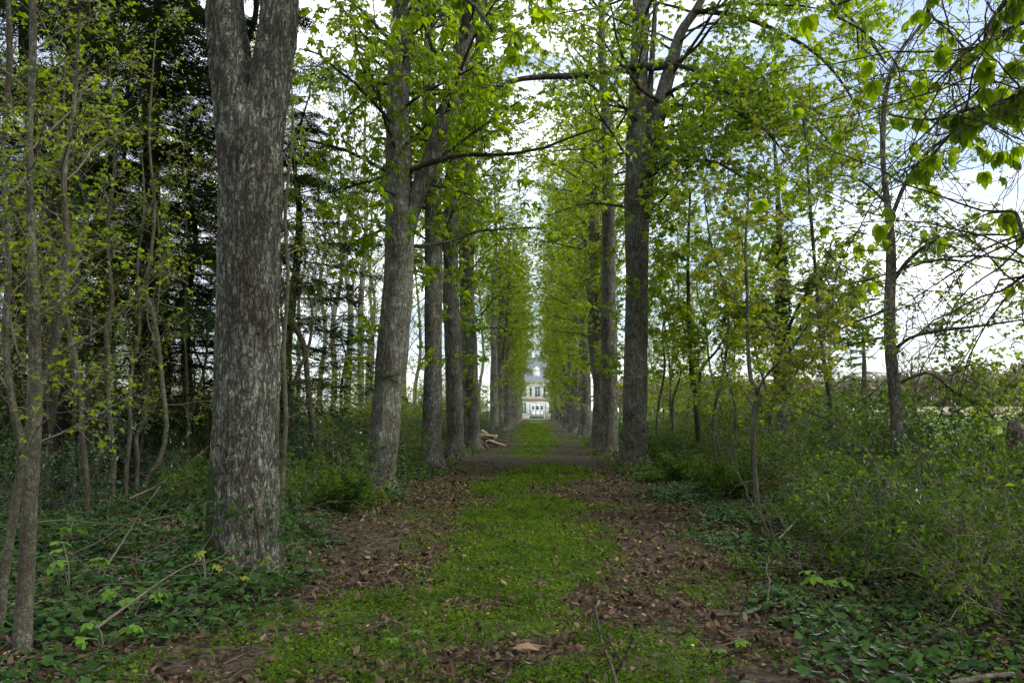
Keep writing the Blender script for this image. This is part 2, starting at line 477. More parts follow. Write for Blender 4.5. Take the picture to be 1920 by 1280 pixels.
# ------------------------------------------------------------------ branch growth
def grow(wood, anch, p, d, L_, r, lvl, rg, prm):
    """grows one branch with its side branches; anch collects leaf anchors"""
    ls = prm['levels'][lvl]
    n = ls.get('seg', 5)
    step = L_ / n
    px, py, pz = p; dx, dy, dz = d
    wd, up = ls.get('wander', 0.2), ls.get('up', 0.0)
    pts = [(px, py, pz)]; dirs = [(dx, dy, dz)]
    for i in range(n):
        dx += rg.gauss(0, wd); dy += rg.gauss(0, wd); dz += rg.gauss(0, wd) + up
        m = 1 / math.sqrt(dx * dx + dy * dy + dz * dz + 1e-9); dx *= m; dy *= m; dz *= m
        px += dx * step; py += dy * step; pz += dz * step
        if pz < 0.15: pz = 0.15
        pts.append((px, py, pz)); dirs.append((dx, dy, dz))
    tip = ls.get('tip', 0.35)
    rad = [max(r * (1 + (tip - 1) * i / n), prm.get('rmin', 0.003)) for i in range(n + 1)]
    wood.tube(pts, rad, ls.get('sides', 3), cap=False)
    if lvl + 1 < len(prm['levels']):
        nx = prm['levels'][lvl + 1]
        nc = ls.get('kids', 4)
        nc = int(nc) + (rg.random() < nc - int(nc))
        t0 = ls.get('t0', 0.25)
        az = rg.uniform(0, 6.28)
        for k in range(nc):
            t = t0 + (1 - t0) * (k + rg.random() * 0.8) / max(1, nc)
            t = min(t, 0.999)
            i = min(int(t * n), n - 1); f = t * n - i
            a, b = pts[i], pts[i + 1]
            q = (a[0] + (b[0] - a[0]) * f, a[1] + (b[1] - a[1]) * f, a[2] + (b[2] - a[2]) * f)
            D = dirs[i + 1]
            az += 2.4 + rg.gauss(0, .4)
            ang = R(rg.uniform(*nx.get('ang', (35, 65))))
            # frame around D
            if abs(D[2]) < 0.9: u = (-D[1], D[0], 0)
            else: u = (1, 0, 0)
            w = (D[1] * u[2] - D[2] * u[1], D[2] * u[0] - D[0] * u[2], D[0] * u[1] - D[1] * u[0])
            fl = nx.get('flat', 1.0)
            ca, sa = math.cos(az), math.sin(az) * fl
            c, s = math.cos(ang), math.sin(ang)
            nd = [D[j] * c + (u[j] * ca + w[j] * sa) * s for j in range(3)]
            l2 = nx['len'] * rg.uniform(0.6, 1.25) * (1 - 0.45 * t) if 'len' in nx else L_ * nx.get('ratio', 0.45) * rg.uniform(0.6, 1.2) * (1 - 0.4 * t)
            grow(wood, anch, q, nd, l2, rad[min(i, n)] * nx.get('rr', 0.5), lvl + 1, rg, prm)
    if 'leaf' in ls and anch is not None:
        k0 = ls.get('leaf0', 1)
        for i in range(k0, n + 1):
            if rg.random() < ls['leaf']:
                anch.append((*pts[i], math.atan2(dirs[i][1], dirs[i][0])))
        if rg.random() < min(1, ls['leaf'] * 2):
            anch.append((*pts[-1], math.atan2(dirs[-1][1], dirs[-1][0]) + rg.uniform(-2, 2)))
    return pts

CHESTNUT = {'rmin': 0.004, 'levels': [
    {'seg': 8, 'wander': 0.10, 'up': 0.010, 'sides': 6, 'tip': 0.3, 'kids': 6.5, 't0': 0.3, 'leaf': 0.1, 'leaf0': 4},
    {'seg': 4, 'wander': 0.16, 'up': -0.03, 'sides': 3, 'ratio': 0.42, 'rr': 0.45, 'ang': (30, 65), 'kids': 3.5, 't0': 0.2, 'leaf': 0.3},
    {'seg': 2, 'wander': 0.25, 'up': -0.02, 'sides': 3, 'len': 0.55, 'rr': 0.5, 'ang': (30, 70), 'leaf': 1.0}]}
DROOPY = {'rmin': 0.003, 'levels': [
    {'seg': 9, 'wander': 0.13, 'up': -0.05, 'sides': 5, 'tip': 0.3, 'kids': 7, 't0': 0.2, 'leaf': 0.1, 'leaf0': 3},
    {'seg': 5, 'wander': 0.2, 'up': -0.07, 'sides': 3, 'ratio': 0.42, 'rr': 0.45, 'ang': (30, 75), 'kids': 3.5, 't0': 0.2, 'leaf': 0.25},
    {'seg': 3, 'wander': 0.25, 'up': -0.05, 'sides': 3, 'len': 0.6, 'rr': 0.5, 'ang': (30, 70), 'leaf': 0.8}]}
EPIC = {'rmin': 0.003, 'levels': [
    {'seg': 5, 'wander': 0.16, 'up': 0.0, 'sides': 3, 'tip': 0.4, 'kids': 3, 't0': 0.3, 'leaf': 0.7, 'leaf0': 2},
    {'seg': 3, 'wander': 0.2, 'up': -0.03, 'sides': 3, 'len': 0.4, 'rr': 0.6, 'ang': (30, 70), 'leaf': 1.0}]}
SAPB = {'rmin': 0.0025, 'levels': [
    {'seg': 7, 'wander': 0.14, 'up': 0.04, 'sides': 4, 'tip': 0.3, 'kids': 6, 't0': 0.2, 'leaf': 0.1, 'leaf0': 3},
    {'seg': 5, 'wander': 0.18, 'up': 0.02, 'sides': 3, 'ratio': 0.4, 'rr': 0.5, 'ang': (30, 65), 'kids': 3, 't0': 0.2, 'leaf': 0.35},
    {'seg': 3, 'wander': 0.2, 'up': 0.02, 'sides': 3, 'len': 0.35, 'rr': 0.6, 'ang': (30, 70), 'leaf': 0.8}]}

def stem_geo(g, path, n, sides, disp=0.0, flare=None, seed=0, lump=0.06):
    """thick trunk: path rows (x,y,z,r). Rings are horizontal-ish; displaced by noise, root flare at the foot."""
    q = spline(path, n)
    pts, rad = q[:, :3], np.maximum(q[:, 3], 0.004)
    d = np.gradient(pts, axis=0); d /= np.linalg.norm(d, axis=1, keepdims=True)
    ref = np.array([0.0, 1.0, 0.0])
    a = np.cross(np.broadcast_to(ref, d.shape), d); a /= np.linalg.norm(a, axis=1, keepdims=True)
    b = np.cross(d, a)
    th = np.arange(sides) * 2 * math.pi / sides
    rr = np.repeat(rad[:, None], sides, 1)
    z0 = pts[0, 2]
    if flare:
        rg = random.Random(seed)
        lob = 0.5 + 0.5 * np.cos(th * flare[2] + rg.uniform(0, 6)) * 0.6 + 0.25 * np.cos(th * (flare[2] + 2) + rg.uniform(0, 6))
        rr = rr * (1 + flare[0] * np.exp(-(pts[:, 2] - z0) / flare[1])[:, None] * (0.35 + lob)[None, :])
    base = a[:, None, :] * np.cos(th)[None, :, None] + b[:, None, :] * np.sin(th)[None, :, None]
    V = pts[:, None, :] + base * rr[:, :, None]
    flat = V.reshape(-1, 3)
    if lump:
        nz = fbm(flat * np.array([2.2, 2.2, 0.9]) + seed * 3.1, 3, seed) - 0.5
        V = V + base * (nz.reshape(len(pts), sides) * lump * 2)[:, :, None] * rad[:, None, None] * 2
    if disp:
        f1 = fbm(flat * np.array([16, 16, 3.6]) + seed, 3, seed + 3)
        f1 = 1 - np.abs(f1 - 0.5) * 4.0
        f2 = vnoise(flat * np.array([42, 42, 14.]), seed + 9) - 0.5
        V = V + base * (-(np.clip(f1, 0, 1) ** 2) * disp + f2 * disp * 0.45).reshape(len(pts), sides)[:, :, None]
    g.add(V.reshape(-1, 3), tube_tris(len(pts), sides))
    return q

def px_path(rows, D, dD=None):
    """rows (px, py, width_px) -> path rows x,y,z,r at distance D (optionally D drifting by dD to the top)"""
    out = []
    for i, (x, y, w) in enumerate(rows):
        DD = D + (dD or 0) * i / max(1, len(rows) - 1)
        p = P(x, y, DD)
        out.append((*p, w * 0.5 * DD / FPX))
    return np.array(out)

# ------------------------------------------------------------------ the ground
def moss_mask(x, y):
    """where low green plants cover the path (1) and where fallen leaves show (0)"""
    w = 0.78 + 0.03 * np.minimum(y, 14) + 0.75 * (1 - sstep(5.0, 8.0, y))
    cx = 0.0 + 0.35 * np.sin(y * 0.33 + 0.6) * sstep(6, 10, y) - 0.55 * (1 - sstep(5.5, 8.5, y))
    prof = np.exp(-((x - cx) / w) ** 2)
    n = fbm2(x, y, 0.85, 4, 21).reshape(x.shape)
    n2 = fbm2(x, y * 0.75, 2.6, 3, 31).reshape(x.shape)
    band = 0.5 + 0.5 * np.sin(y * 0.62 + 2.2 + 1.5 * (n - .5))
    band = 0.55 * band * sstep(15, 20, y) + 0.5 * (1 - sstep(15, 20, y))
    far = sstep(18, 40, y) * 0.28 + 0.04
    m = prof * 0.9 + (n - 0.5) * 1.7 + (n2 - 0.5) * 0.9 + (band - 0.5) * 0.6 + far - 0.46
    mid = np.exp(-((y - 10.5) / 3.0) ** 2) * np.exp(-((x - 0.3) / 1.2) ** 2) * 0.45
    patch = (sstep(.36, .58, fbm2(x, y, 2.0, 3, 63).reshape(x.shape)) - .58) * .72 * (1 - sstep(6.5, 9.5, y))
    return np.clip(m + mid + 0.1 + patch, 0, 1) * (np.abs(x) < 4.5)

gx = np.unique(np.concatenate([np.linspace(-9, 9, 120), np.sign(np.linspace(-1, 1, 91)) * (9 + (np.abs(np.linspace(-1, 1, 91)) ** 3) * 1500), ]))
gy = np.unique(np.concatenate([np.linspace(-8, 30, 180), 30 + (np.linspace(0, 1, 110) ** 2.6) * 2000, -8 - (np.linspace(0, 1, 24) ** 2.5) * 1000]))
GX, GY = np.meshgrid(gx, gy)
GZ = gz(GX, GY)
gv = np.stack([GX, GY, GZ], -1).reshape(-1, 3)
nx_, ny_ = len(gx), len(gy)
ii = (np.arange(ny_ - 1)[:, None] * nx_ + np.arange(nx_ - 1)[None, :]).ravel()
gq = np.stack([ii, ii + 1, ii + nx_ + 1, ii + nx_], 1)

def ground_mat():
    m, N, L = new_mat('woodland_floor')
    out = N.new('ShaderNodeOutputMaterial')
    bs = N.new('ShaderNodeBsdfPrincipled'); bs.inputs['Roughness'].default_value = 0.95; bs.inputs['Specular IOR Level'].default_value = 0.15
    tc = N.new('ShaderNodeTexCoord')
    n1 = N.new('ShaderNodeTexNoise'); n1.inputs['Scale'].default_value = 14; n1.inputs['Detail'].default_value = 8; n1.inputs['Roughness'].default_value = 0.75
    L.new(tc.outputs['Object'], n1.inputs['Vector'])
    vo = N.new('ShaderNodeTexVoronoi'); vo.inputs['Scale'].default_value = 22
    L.new(tc.outputs['Object'], vo.inputs['Vector'])
    r1 = N.new('ShaderNodeValToRGB')
    e = r1.color_ramp.elements
    e[0].position = 0.25; e[0].color = (0.014, 0.009, 0.006, 1)
    e[1].position = 0.75; e[1].color = (0.070, 0.050, 0.033, 1)
    mm = N.new('ShaderNodeMix'); mm.data_type = 'FLOAT'; mm.inputs[0].default_value = 0.5
    sp = N.new('ShaderNodeSeparateColor'); L.new(vo.outputs['Color'], sp.inputs[0])
    L.new(n1.outputs['Fac'], mm.inputs[2]); L.new(sp.outputs[0], mm.inputs[3])
    L.new(mm.outputs[0], r1.inputs[0])
    at = N.new('ShaderNodeAttribute'); at.attribute_name = 'moss'
    r2 = N.new('ShaderNodeValToRGB')
    r2.color_ramp.elements[0].position = 0.3; r2.color_ramp.elements[0].color = (0.024, 0.032, 0.010, 1)
    r2.color_ramp.elements[1].position = 0.7; r2.color_ramp.elements[1].color = (0.075, 0.115, 0.014, 1)
    L.new(n1.outputs['Fac'], r2.inputs[0])
    ad = N.new('ShaderNodeMath'); ad.operation = 'MULTIPLY_ADD'; ad.inputs[1].default_value = 0.7; ad.inputs[2].default_value = -0.35
    L.new(n1.outputs['Fac'], ad.inputs[0])
    s2 = N.new('ShaderNodeMath'); s2.operation = 'ADD'; L.new(at.outputs['Fac'], s2.inputs[0]); L.new(ad.outputs[0], s2.inputs[1])
    r3 = N.new('ShaderNodeValToRGB'); r3.color_ramp.elements[0].position = 0.25; r3.color_ramp.elements[1].position = 0.6
    L.new(s2.outputs[0], r3.inputs[0])
    mx = N.new('ShaderNodeMix'); mx.data_type = 'RGBA'
    L.new(r3.outputs[0], mx.inputs[0]); L.new(r1.outputs[0], mx.inputs[6]); L.new(r2.outputs[0], mx.inputs[7])
    L.new(mx.outputs[2], bs.inputs['Base Color'])
    bp = N.new('ShaderNodeBump'); bp.inputs['Strength'].default_value = 0.8; bp.inputs['Distance'].default_value = 0.03
    L.new(mm.outputs[0], bp.inputs['Height']); L.new(bp.outputs[0], bs.inputs['Normal'])
    L.new(bs.outputs[0], out.inputs['Surface'])
    return m
gme = raw_mesh('ground', gv, gq, ground_mat(), smooth=True)
mk = moss_mask(GX, GY).ravel()
gx_, gy_ = GX.ravel(), GY.ravel()
side = (np.abs(gx_) > 4.2) * 0.75 * (fbm2(gx_, gy_, 0.3, 3, 77) * 0.9 + 0.25)
mk = np.clip(np.maximum(mk, side * (1 - (np.abs(gx_) < 4.2))), 0, 1)
atr = gme.attributes.new('moss', 'FLOAT', 'POINT'); atr.data.foreach_set('value', mk.astype(np.float32))
GROUND = link('ground', gme, kind='structure', label='woodland floor of fallen leaves and low green plants')

def sheet(name, x0, x1, y0, y1, nx, ny, dz, mat, label, zf=None):
    xs, ys = np.linspace(x0, x1, nx), np.linspace(y0, y1, ny)
    X, Y = np.meshgrid(xs, ys)
    Z = gz(X, Y) + dz + (zf(X, Y) if zf else 0)
    V = np.stack([X, Y, Z], -1).reshape(-1, 3)
    i = (np.arange(ny - 1)[:, None] * nx + np.arange(nx - 1)[None, :]).ravel()
    return link(name, raw_mesh(name, V, np.stack([i, i + 1, i + nx + 1, i + nx], 1), mat, True), kind='structure', label=label)
M_FIELD = plain_mat('field_grass', (0.070, 0.150, 0.018), (0.130, 0.230, 0.034), 1.3, 0.9, 0.5, 0.1)
M_LAWN = plain_mat('lawn_grass', (0.085, 0.170, 0.018), (0.130, 0.240, 0.030), 2.0, 0.9, 0.4, 0.1)
M_STUBBLE = plain_mat('tan_field', (0.22, 0.19, 0.12), (0.34, 0.30, 0.20), 0.6, 0.9, 0.3, 0.1)
sheet('field', 10.5, 190, 5, 210, 90, 90, 0.05, M_FIELD, 'green meadow beyond the hedge on the right')
sheet('tan_field', 120, 420, 215, 275, 30, 12, 0.06, M_STUBBLE, 'strip of pale tan field before the far wood', lambda X, Y: (Y - 215) * 0.05)
sheet('field', -160, -26, 20, 210, 50, 50, 0.05, M_FIELD, 'open meadow behind the wood on the left')
sheet('lawn', -30, 30, 143, 166, 30, 12, 0.05, M_LAWN, 'bright lawn in front of the country house')

# ------------------------------------------------------------------ the country house closing the avenue
def house():
    stone = plain_mat('cream_stone', (0.66, 0.59, 0.50), (0.78, 0.72, 0.63), 2.0, 0.9, 0.1)
    brick = plain_mat('pink_brick', (0.36, 0.21, 0.16), (0.48, 0.30, 0.24), 9.0, 0.9, 0.1)
    slate = plain_mat('slate', (0.17, 0.19, 0.22), (0.27, 0.30, 0.34), 5.0, 0.6, 0.2)
    white = plain_mat('white_paint', (0.78, 0.78, 0.77), (0.84, 0.84, 0.83), 3.0, 0.5, 0)
    glass = plain_mat('dark_glass', (0.08, 0.09, 0.10), (0.15, 0.17, 0.19), 1.0, 0.08, 0, 0.6)
    dark = plain_mat('opening_shade', (0.02, 0.02, 0.025), (0.04, 0.04, 0.05), 1.0, 0.9, 0)  # near-black paints the shade of the dark opening onto the solid steps
    Y0 = 162.0
    root = link('country_house', None, loc=(0.2, Y0, 0), cat='house',
                label='cream stone country house with slate roof and white doors ending the path')
    W, H, DP = 7.6, 7.9, 11.0
    def part(name, mat, boxes, parent=root, label=None):
        g = Geo()
        for b in boxes: g.box(*b)
        return link(name, g.mesh(name, mat), parent, label=label)
    part('wall', stone, [(-W, W, 0, DP, -0.3, H)])
    part('plinth', plain_mat('plinth_stone', (0.35, 0.31, 0.26), (0.45, 0.4, 0.34), 3, .9, .1), [(-W - .06, -1.6, -0.06, 0.0, -0.3, 0.7), (1.9, W + .06, -0.06, 0.0, -0.3, 0.7)])
    part('string_course', brick, [(-W - .05, W + .05, -0.09, -0.002, 3.62, 4.22)])
    part('string_course', stone, [(-W - .09, W + .09, -0.14, -0.002, 4.224, 4.36)])
    part('cornice', stone, [(-W - .3, W + .3, -0.32, -0.003, 7.55, 7.92), (-W - .12, W + .12, -0.14, -0.004, 6.95, 7.1)])
    for k in range(12):
        x = -W + 0.6 + k * 1.23
        part('bracket', brick, [(x, x + .28, -0.25, -0.005, 7.25, 7.545)])
    # hip roof
    g = Geo()
    e = 0.45; zr = 13.2
    V = [(-W - e, -e, H + .03), (W + e, -e, H + .03), (W + e, DP + e, H + .03), (-W - e, DP + e, H + .03), (-W + 4.6, DP / 2, zr), (W - 4.6, DP / 2, zr)]
    g.add(V, [(0, 1, 5), (0, 5, 4), (1, 2, 5), (2, 3, 4), (2, 4, 5), (3, 0, 4), (0, 2, 1), (0, 3, 2)])
    roof = link('roof', g.mesh('roof', slate), root)
    for k in range(16):     # slate courses
        t0, t1 = k / 16, (k + 1) / 16
        y0_, y1_ = -e + t0 * (DP / 2 + e), -e + t1 * (DP / 2 + e)
        z0_, z1_ = H + .03 + t0 * (zr - H), H + .03 + t1 * (zr - H)
        xa, xb = -W - e + t0 * (4.6 + e), -W - e + t1 * (4.6 + e)
        c = Geo()
        c.add([(xa, y0_ - .06, z0_ + .09), (-xa, y0_ - .06, z0_ + .09), (-xb, y1_, z1_ + .03), (xb, y1_, z1_ + .03), (xa, y0_ - .06, z0_ + .02), (-xa, y0_ - .06, z0_ + .02)],
              [(0, 1, 2), (0, 2, 3), (4, 5, 1), (4, 1, 0)])
        link('slate_course', c.mesh('slate_course', slate), roof)
    for x in (-3.4, 3.4):
        c = Geo(); c.box(x - .6, x + .6, DP / 2 - .5, DP / 2 + .5, 11.5, 15.2); c.box(x - .7, x + .7, DP / 2 - .6, DP / 2 + .6, 15.203, 15.5)
        link('chimney', c.mesh('chimney', brick), roof)
    for x in (-4.2, -0.1, 4.0):
        c = Geo(); c.box(x - .75, x + .75, 0.5, 2.8, 8.3, 10.2)
        c.add([(x - .95, .4, 10.203), (x + .95, .4, 10.203), (x, .4, 11.0), (x - .95, 3.2, 10.203), (x + .95, 3.2, 10.203), (x, 3.2, 11.0)],
              [(0, 1, 2), (0, 2, 5), (0, 5, 3), (1, 4, 5), (1, 5, 2)])
        d = link('dormer', c.mesh('dormer', stone), roof)
        c = Geo(); c.box(x - .42, x + .42, .46, .497, 8.6, 9.9)
        link('pane', c.mesh('pane', white), d)
    def win(cx, z0, z1, w, shutters=True, sx=0.62):
        f = Geo()
        f.box(cx - w / 2 - .12, cx + w / 2 + .12, -.10, -.006, z1, z1 + .22)
        f.box(cx - w / 2 - .16, cx + w / 2 + .16, -.16, -.006, z0 - .14, z0)
        f.box(cx - w / 2 - .06, cx - w / 2, -.09, -.006, z0, z1); f.box(cx + w / 2, cx + w / 2 + .06, -.09, -.006, z0, z1)
        f.box(cx - .04, cx + .04, -.085, -.02, z0, z1)
        for zz in (z0 + (z1 - z0) * .33, z0 + (z1 - z0) * .66): f.box(cx - w / 2, cx + w / 2, -.08, -.02, zz - .02, zz + .02)
        o = link('window', f.mesh('window', white), root)
        p = Geo(); p.box(cx - w / 2, cx + w / 2, -.03, -.007, z0, z1); link('pane', p.mesh('pane', glass), o)
        if shutters:
            for s in (-1, 1):
                h = Geo(); xa = cx + s * (w / 2 + .08 + sx / 2)
                h.box(xa - sx / 2, xa + sx / 2, -.08, -.02, z0, z1)
                for q in range(9):
                    zz = z0 + .12 + q * (z1 - z0 - .24) / 9
                    h.box(xa - sx / 2 + .06, xa + sx / 2 - .06, -.10, -.081, zz, zz + (z1 - z0) / 15)
                link('shutter', h.mesh('shutter', white), o)
        for s in (-1, 1):
            for q in range(5):
                xa = cx + s * (w / 2 + (.95 if shutters else .22))
                zz = z0 + .05 + q * (z1 - z0) / 5
                h = Geo(); h.box(xa - (.2 if q % 2 else .12), xa + (.2 if q % 2 else .12), -.05, -.008, zz, zz + (z1 - z0) / 5 - .06)
                link('quoin', h.mesh('quoin', brick), o)
    for k, cx in enumerate((-5.6, -2.8, 0.1, 3.0, 5.8)):
        win(cx, 4.55, 6.65, 1.0)
        if k != 2: win(cx, 1.0, 3.3, 1.0, True)
    d = Geo()
    d.box(-1.35, 1.55, -.14, -.006, 3.3, 3.5); d.box(-1.4, -1.2, -.16, -.006, .36, 3.3); d.box(1.4, 1.6, -.16, -.006, .36, 3.3)
    door = link('door', d.mesh('door', white), root, label='white double door under a stone lintel')
    for xa, xb in ((-1.18, -.42), (-.38, .58), (.62, 1.38)):
        h = Geo(); h.box(xa, xb, -.09, -.007, .38, 3.28); h.box(xa + .1, xb - .1, -.11, -.091, .55, 1.4)
        link('door_leaf', h.mesh('door_leaf', white), door)
        h = Geo(); h.box(xa + .14, xb - .14, -.112, -.092, 1.9, 2.75); link('pane', h.mesh('pane', glass), door)
    st = Geo()
    st.box(-1.7, 1.9, -1.3, -.2, -.3, .34); st.box(-1.9, 2.1, -1.7, -1.303, -.3, .14)
    link('steps', st.mesh('steps', dark), root)
    for x in (-1.75, 1.45):
        r_ = Geo(); r_.box(x, x + .12, -1.9, -1.75, -.3, .75); r_.box(x - .05, x + .17, -1.95, -1.7, .753, .83)
        link('railing_post', r_.mesh('railing_post', white), root)
house()

# ------------------------------------------------------------------ avenue trees
def crown_from(g_wood, anch, q, rg, z0, z1, n, Lr, prm=CHESTNUT, elev=(15, 55), az_bias=None, r0=0.035):
    """primary branches leave the stem path q (rows x,y,z,r) between heights z0 and z1"""
    zs = q[:, 2]
    for k in range(n):
        z = z0 + (z1 - z0) * ((k + rg.random()) / n)
        i = int(np.argmin(np.abs(zs - z)))
        p = q[i, :3]
        if az_bias is not None and rg.random() < az_bias[1]:
            az = az_bias[0] + rg.gauss(0, .6)
        else:
            az = k * 2.4 + rg.uniform(-.5, .5)
        el = R(rg.uniform(*elev))
        d = (math.cos(az) * math.cos(el), math.sin(az) * math.cos(el), math.sin(el))
        L_ = rg.uniform(*Lr)
        grow(g_wood, anch, tuple(p), d, L_, min(q[i, 3] * 0.55, r0 * (0.5 + L_ / 4)), 0, rg, prm)

def epicormic(g_wood, anch, q, rg, z0, z1, n, Lr=(0.5, 1.3)):
    zs = q[:, 2]
    for k in range(n):
        z = rg.uniform(z0, z1); i = int(np.argmin(np.abs(zs - z)))
        az = rg.uniform(0, 6.28); el = R(rg.uniform(-5, 40))
        d = (math.cos(az) * math.cos(el), math.sin(az) * math.cos(el), math.sin(el))
        p = q[i, :3] + np.array([d[0], d[1], 0]) * q[i, 3] * 0.8
        grow(g_wood, anch, tuple(p), d, rg.uniform(*Lr), 0.008, 0, rg, EPIC)

def finish_tree(root, trunk, bark, twigs, anch, leafmat, size, rng, tpl=T_PALM, per=1, twigmat=None, moss=None, hang=0.15, tilt=0.45):
    me = trunk.mesh('trunk', bark, True)
    if moss is not None:
        co = np.empty(len(me.vertices) * 3, np.float32); me.vertices.foreach_get('co', co); co = co.reshape(-1, 3)
        a = me.attributes.new('moss', 'FLOAT', 'POINT'); a.data.foreach_set('value', moss(co).astype(np.float32))
    link('trunk', me, root)
    m = twigs.mesh('branches', twigmat or M_LIMB, True)
    if m: link('branches', m, root, kind='stuff')
    g = leaves_geo(anch, tpl, size, rng, per, hang=hang, tilt=tilt)
    m = g.mesh('crown', leafmat)
    if m: link('crown', m, root, kind='stuff')
    return root

def px_tree(name, label, D, stems, seed, bark=M_BARK2, sides=40, rings=160, disp=0.008, flare=(0.75, 0.25, 5), group='old chestnut trees lining the avenue', cat='tree'):
    """stems: list of rows [(px,py,w)...]; the first is the trunk with its foot on the ground"""
    b = P(stems[0][0][0], stems[0][0][1], D)
    base = np.array([b[0], D, gz1(b[0], D) - 0.06])
    root = link(name, None, loc=base, cat=cat, label=label, group=group)
    g = Geo(); qs = []
    for k, st in enumerate(stems):
        rows = px_path(st, D); rows[:, :3] -= base
        if k == 0: rows[0, 2] = 0.0
        qs.append(stem_geo(g, rows, rings if k == 0 else rings // 2, sides, disp, flare if k == 0 else None, seed + k))
    return root, g, qs, base

GR = 'old chestnut trees lining the avenue'
ORD = 'first second third fourth fifth sixth seventh eighth ninth tenth eleventh twelfth thirteenth fourteenth fifteenth sixteenth seventeenth eighteenth nineteenth'.split()
for _t, _u in (('twent', 'twenty'), ('thirt', 'thirty'), ('fort', 'forty')):
    ORD.append(_t + 'ieth'); ORD += [_u + '-' + w for w in ORD[:9]]
# first tree on the left: thick forked trunk close by
root, g, qs, base = px_tree('avenue_tree', 'thick forked chestnut with cracked lichened bark, nearest tree left of the path', 7.9,
    [[(456, 1062, 128), (456, 1000, 124), (458, 900, 122), (464, 780, 120), (466, 640, 119), (465, 500, 119), (468, 380, 117), (468, 300, 120), (466, 235, 118), (464, 190, 90)],
     [(460, 330, 92), (448, 230, 92), (436, 140, 86), (424, 50, 78), (418, -60, 72), (410, -260, 64), (395, -500, 56), (380, -800, 40), (370, -1150, 14)],
     [(474, 330, 92), (492, 230, 92), (508, 140, 84), (520, 50, 77), (530, -60, 72), (545, -260, 64), (560, -520, 54), (572, -820, 40), (580, -1180, 14)]],
    3, M_BARK, 84, 260, 0.022, (0.46, 0.24, 5))
rg = random.Random(11); rng = np.random.default_rng(11)
tw, an = Geo(), []
for q in qs[1:]:
    crown_from(tw, an, q, rg, 7.0, 11.8, 10, (2.0, 4.0))
crown_from(tw, an, qs[2], rg, 6.2, 9.0, 5, (2.0, 3.2), DROOPY, (0, 25), (0.2, .8))
def moss1(co):
    left = sstep(0.0, -0.30, co[:, 0]); low = (1 - sstep(0.9, 1.5, co[:, 2]))
    return left * low * 1.05 + (1 - sstep(0.05, 0.45, co[:, 2])) * 0.45
finish_tree(root, g, M_BARK, tw, an, M_LEAF, 0.115, rng, moss=moss1)
T1 = root

# second on the left: leaning trunk, limb to the right
root, g, qs, base = px_tree('avenue_tree', 'leaning chestnut with hollow scars, second tree on the left, ivy round its foot', 14.9,
    [[(712, 925, 60), (713, 880, 56), (722, 790, 57), (731, 690, 57), (741, 590, 58), (748, 500, 56), (749, 420, 56), (748, 330, 50), (746, 220, 46), (750, 110, 45), (757, 0, 44), (760, -160, 36), (762, -360, 26), (764, -600, 10)],
     [(752, 470, 40), (768, 410, 36), (788, 350, 34), (808, 300, 36), (828, 245, 36), (846, 185, 34), (862, 110, 33), (884, 30, 32), (903, -60, 28), (930, -220, 22), (950, -400, 10)]],
    21, M_BARK2, 56, 260, 0.014, (0.40, 0.28, 4))
rg = random.Random(22); rng = np.random.default_rng(22)
tw, an = Geo(), []
crown_from(tw, an, qs[0], rg, 6.0, 14.5, 26, (2.0, 4.2))
crown_from(tw, an, qs[1], rg, 6.5, 12.5, 14, (1.8, 3.6))
crown_from(tw, an, qs[0], rg, 4.8, 9.0, 12, (1.8, 3.4), DROOPY, (-5, 30))
epicormic(tw, an, qs[0], rg, 2.5, 9, 16, (0.4, 1.1))
finish_tree(root, g, M_BARK2, tw, an, M_LEAF, 0.115, rng)
T2 = root

root, g, qs, base = px_tree('avenue_tree', 'straight dark-footed chestnut, third tree on the left of the path', 20.9,
    [[(808, 880, 40), (810, 800, 37), (812, 700, 35), (813, 560, 34), (813, 420, 33), (811, 320, 32), (806, 200, 28), (806, 80, 24), (808, -60, 20), (810, -240, 8)]],
    31, M_BARK2, 36, 180, 0.008)
rg = random.Random(33); rng = np.random.default_rng(33)
tw, an = Geo(), []
crown_from(tw, an, qs[0], rg, 6.0, 15.0, 34, (1.8, 4.0))
epicormic(tw, an, qs[0], rg, 2.5, 11, 18)
finish_tree(root, g, M_BARK2, tw, an, M_LEAF, 0.115, rng)

root, g, qs, base = px_tree('avenue_tree', 'grey lichened chestnut just behind the third trunk on the left', 25.6,
    [[(853, 858, 36), (853, 780, 33), (850, 680, 32), (846, 560, 31), (845, 440, 30), (848, 330, 28), (856, 200, 26), (862, 60, 22), (866, -160, 8)],
     [(846, 420, 22), (858, 360, 20), (874, 300, 19), (888, 220, 18), (897, 110, 18), (903, 0, 15), (906, -140, 7)]],
    41, M_BARK2, 32, 150, 0.008)
rg = random.Random(44); rng = np.random.default_rng(44)
tw, an = Geo(), []
crown_from(tw, an, qs[0], rg, 5.0, 17.0, 30, (1.8, 4.0))
crown_from(tw, an, qs[1], rg, 9.0, 16.0, 12, (1.8, 3.6))
epicormic(tw, an, qs[0], rg, 2.5, 11, 22)
finish_tree(root, g, M_BARK2, tw, an, M_LEAF, 0.115, rng)

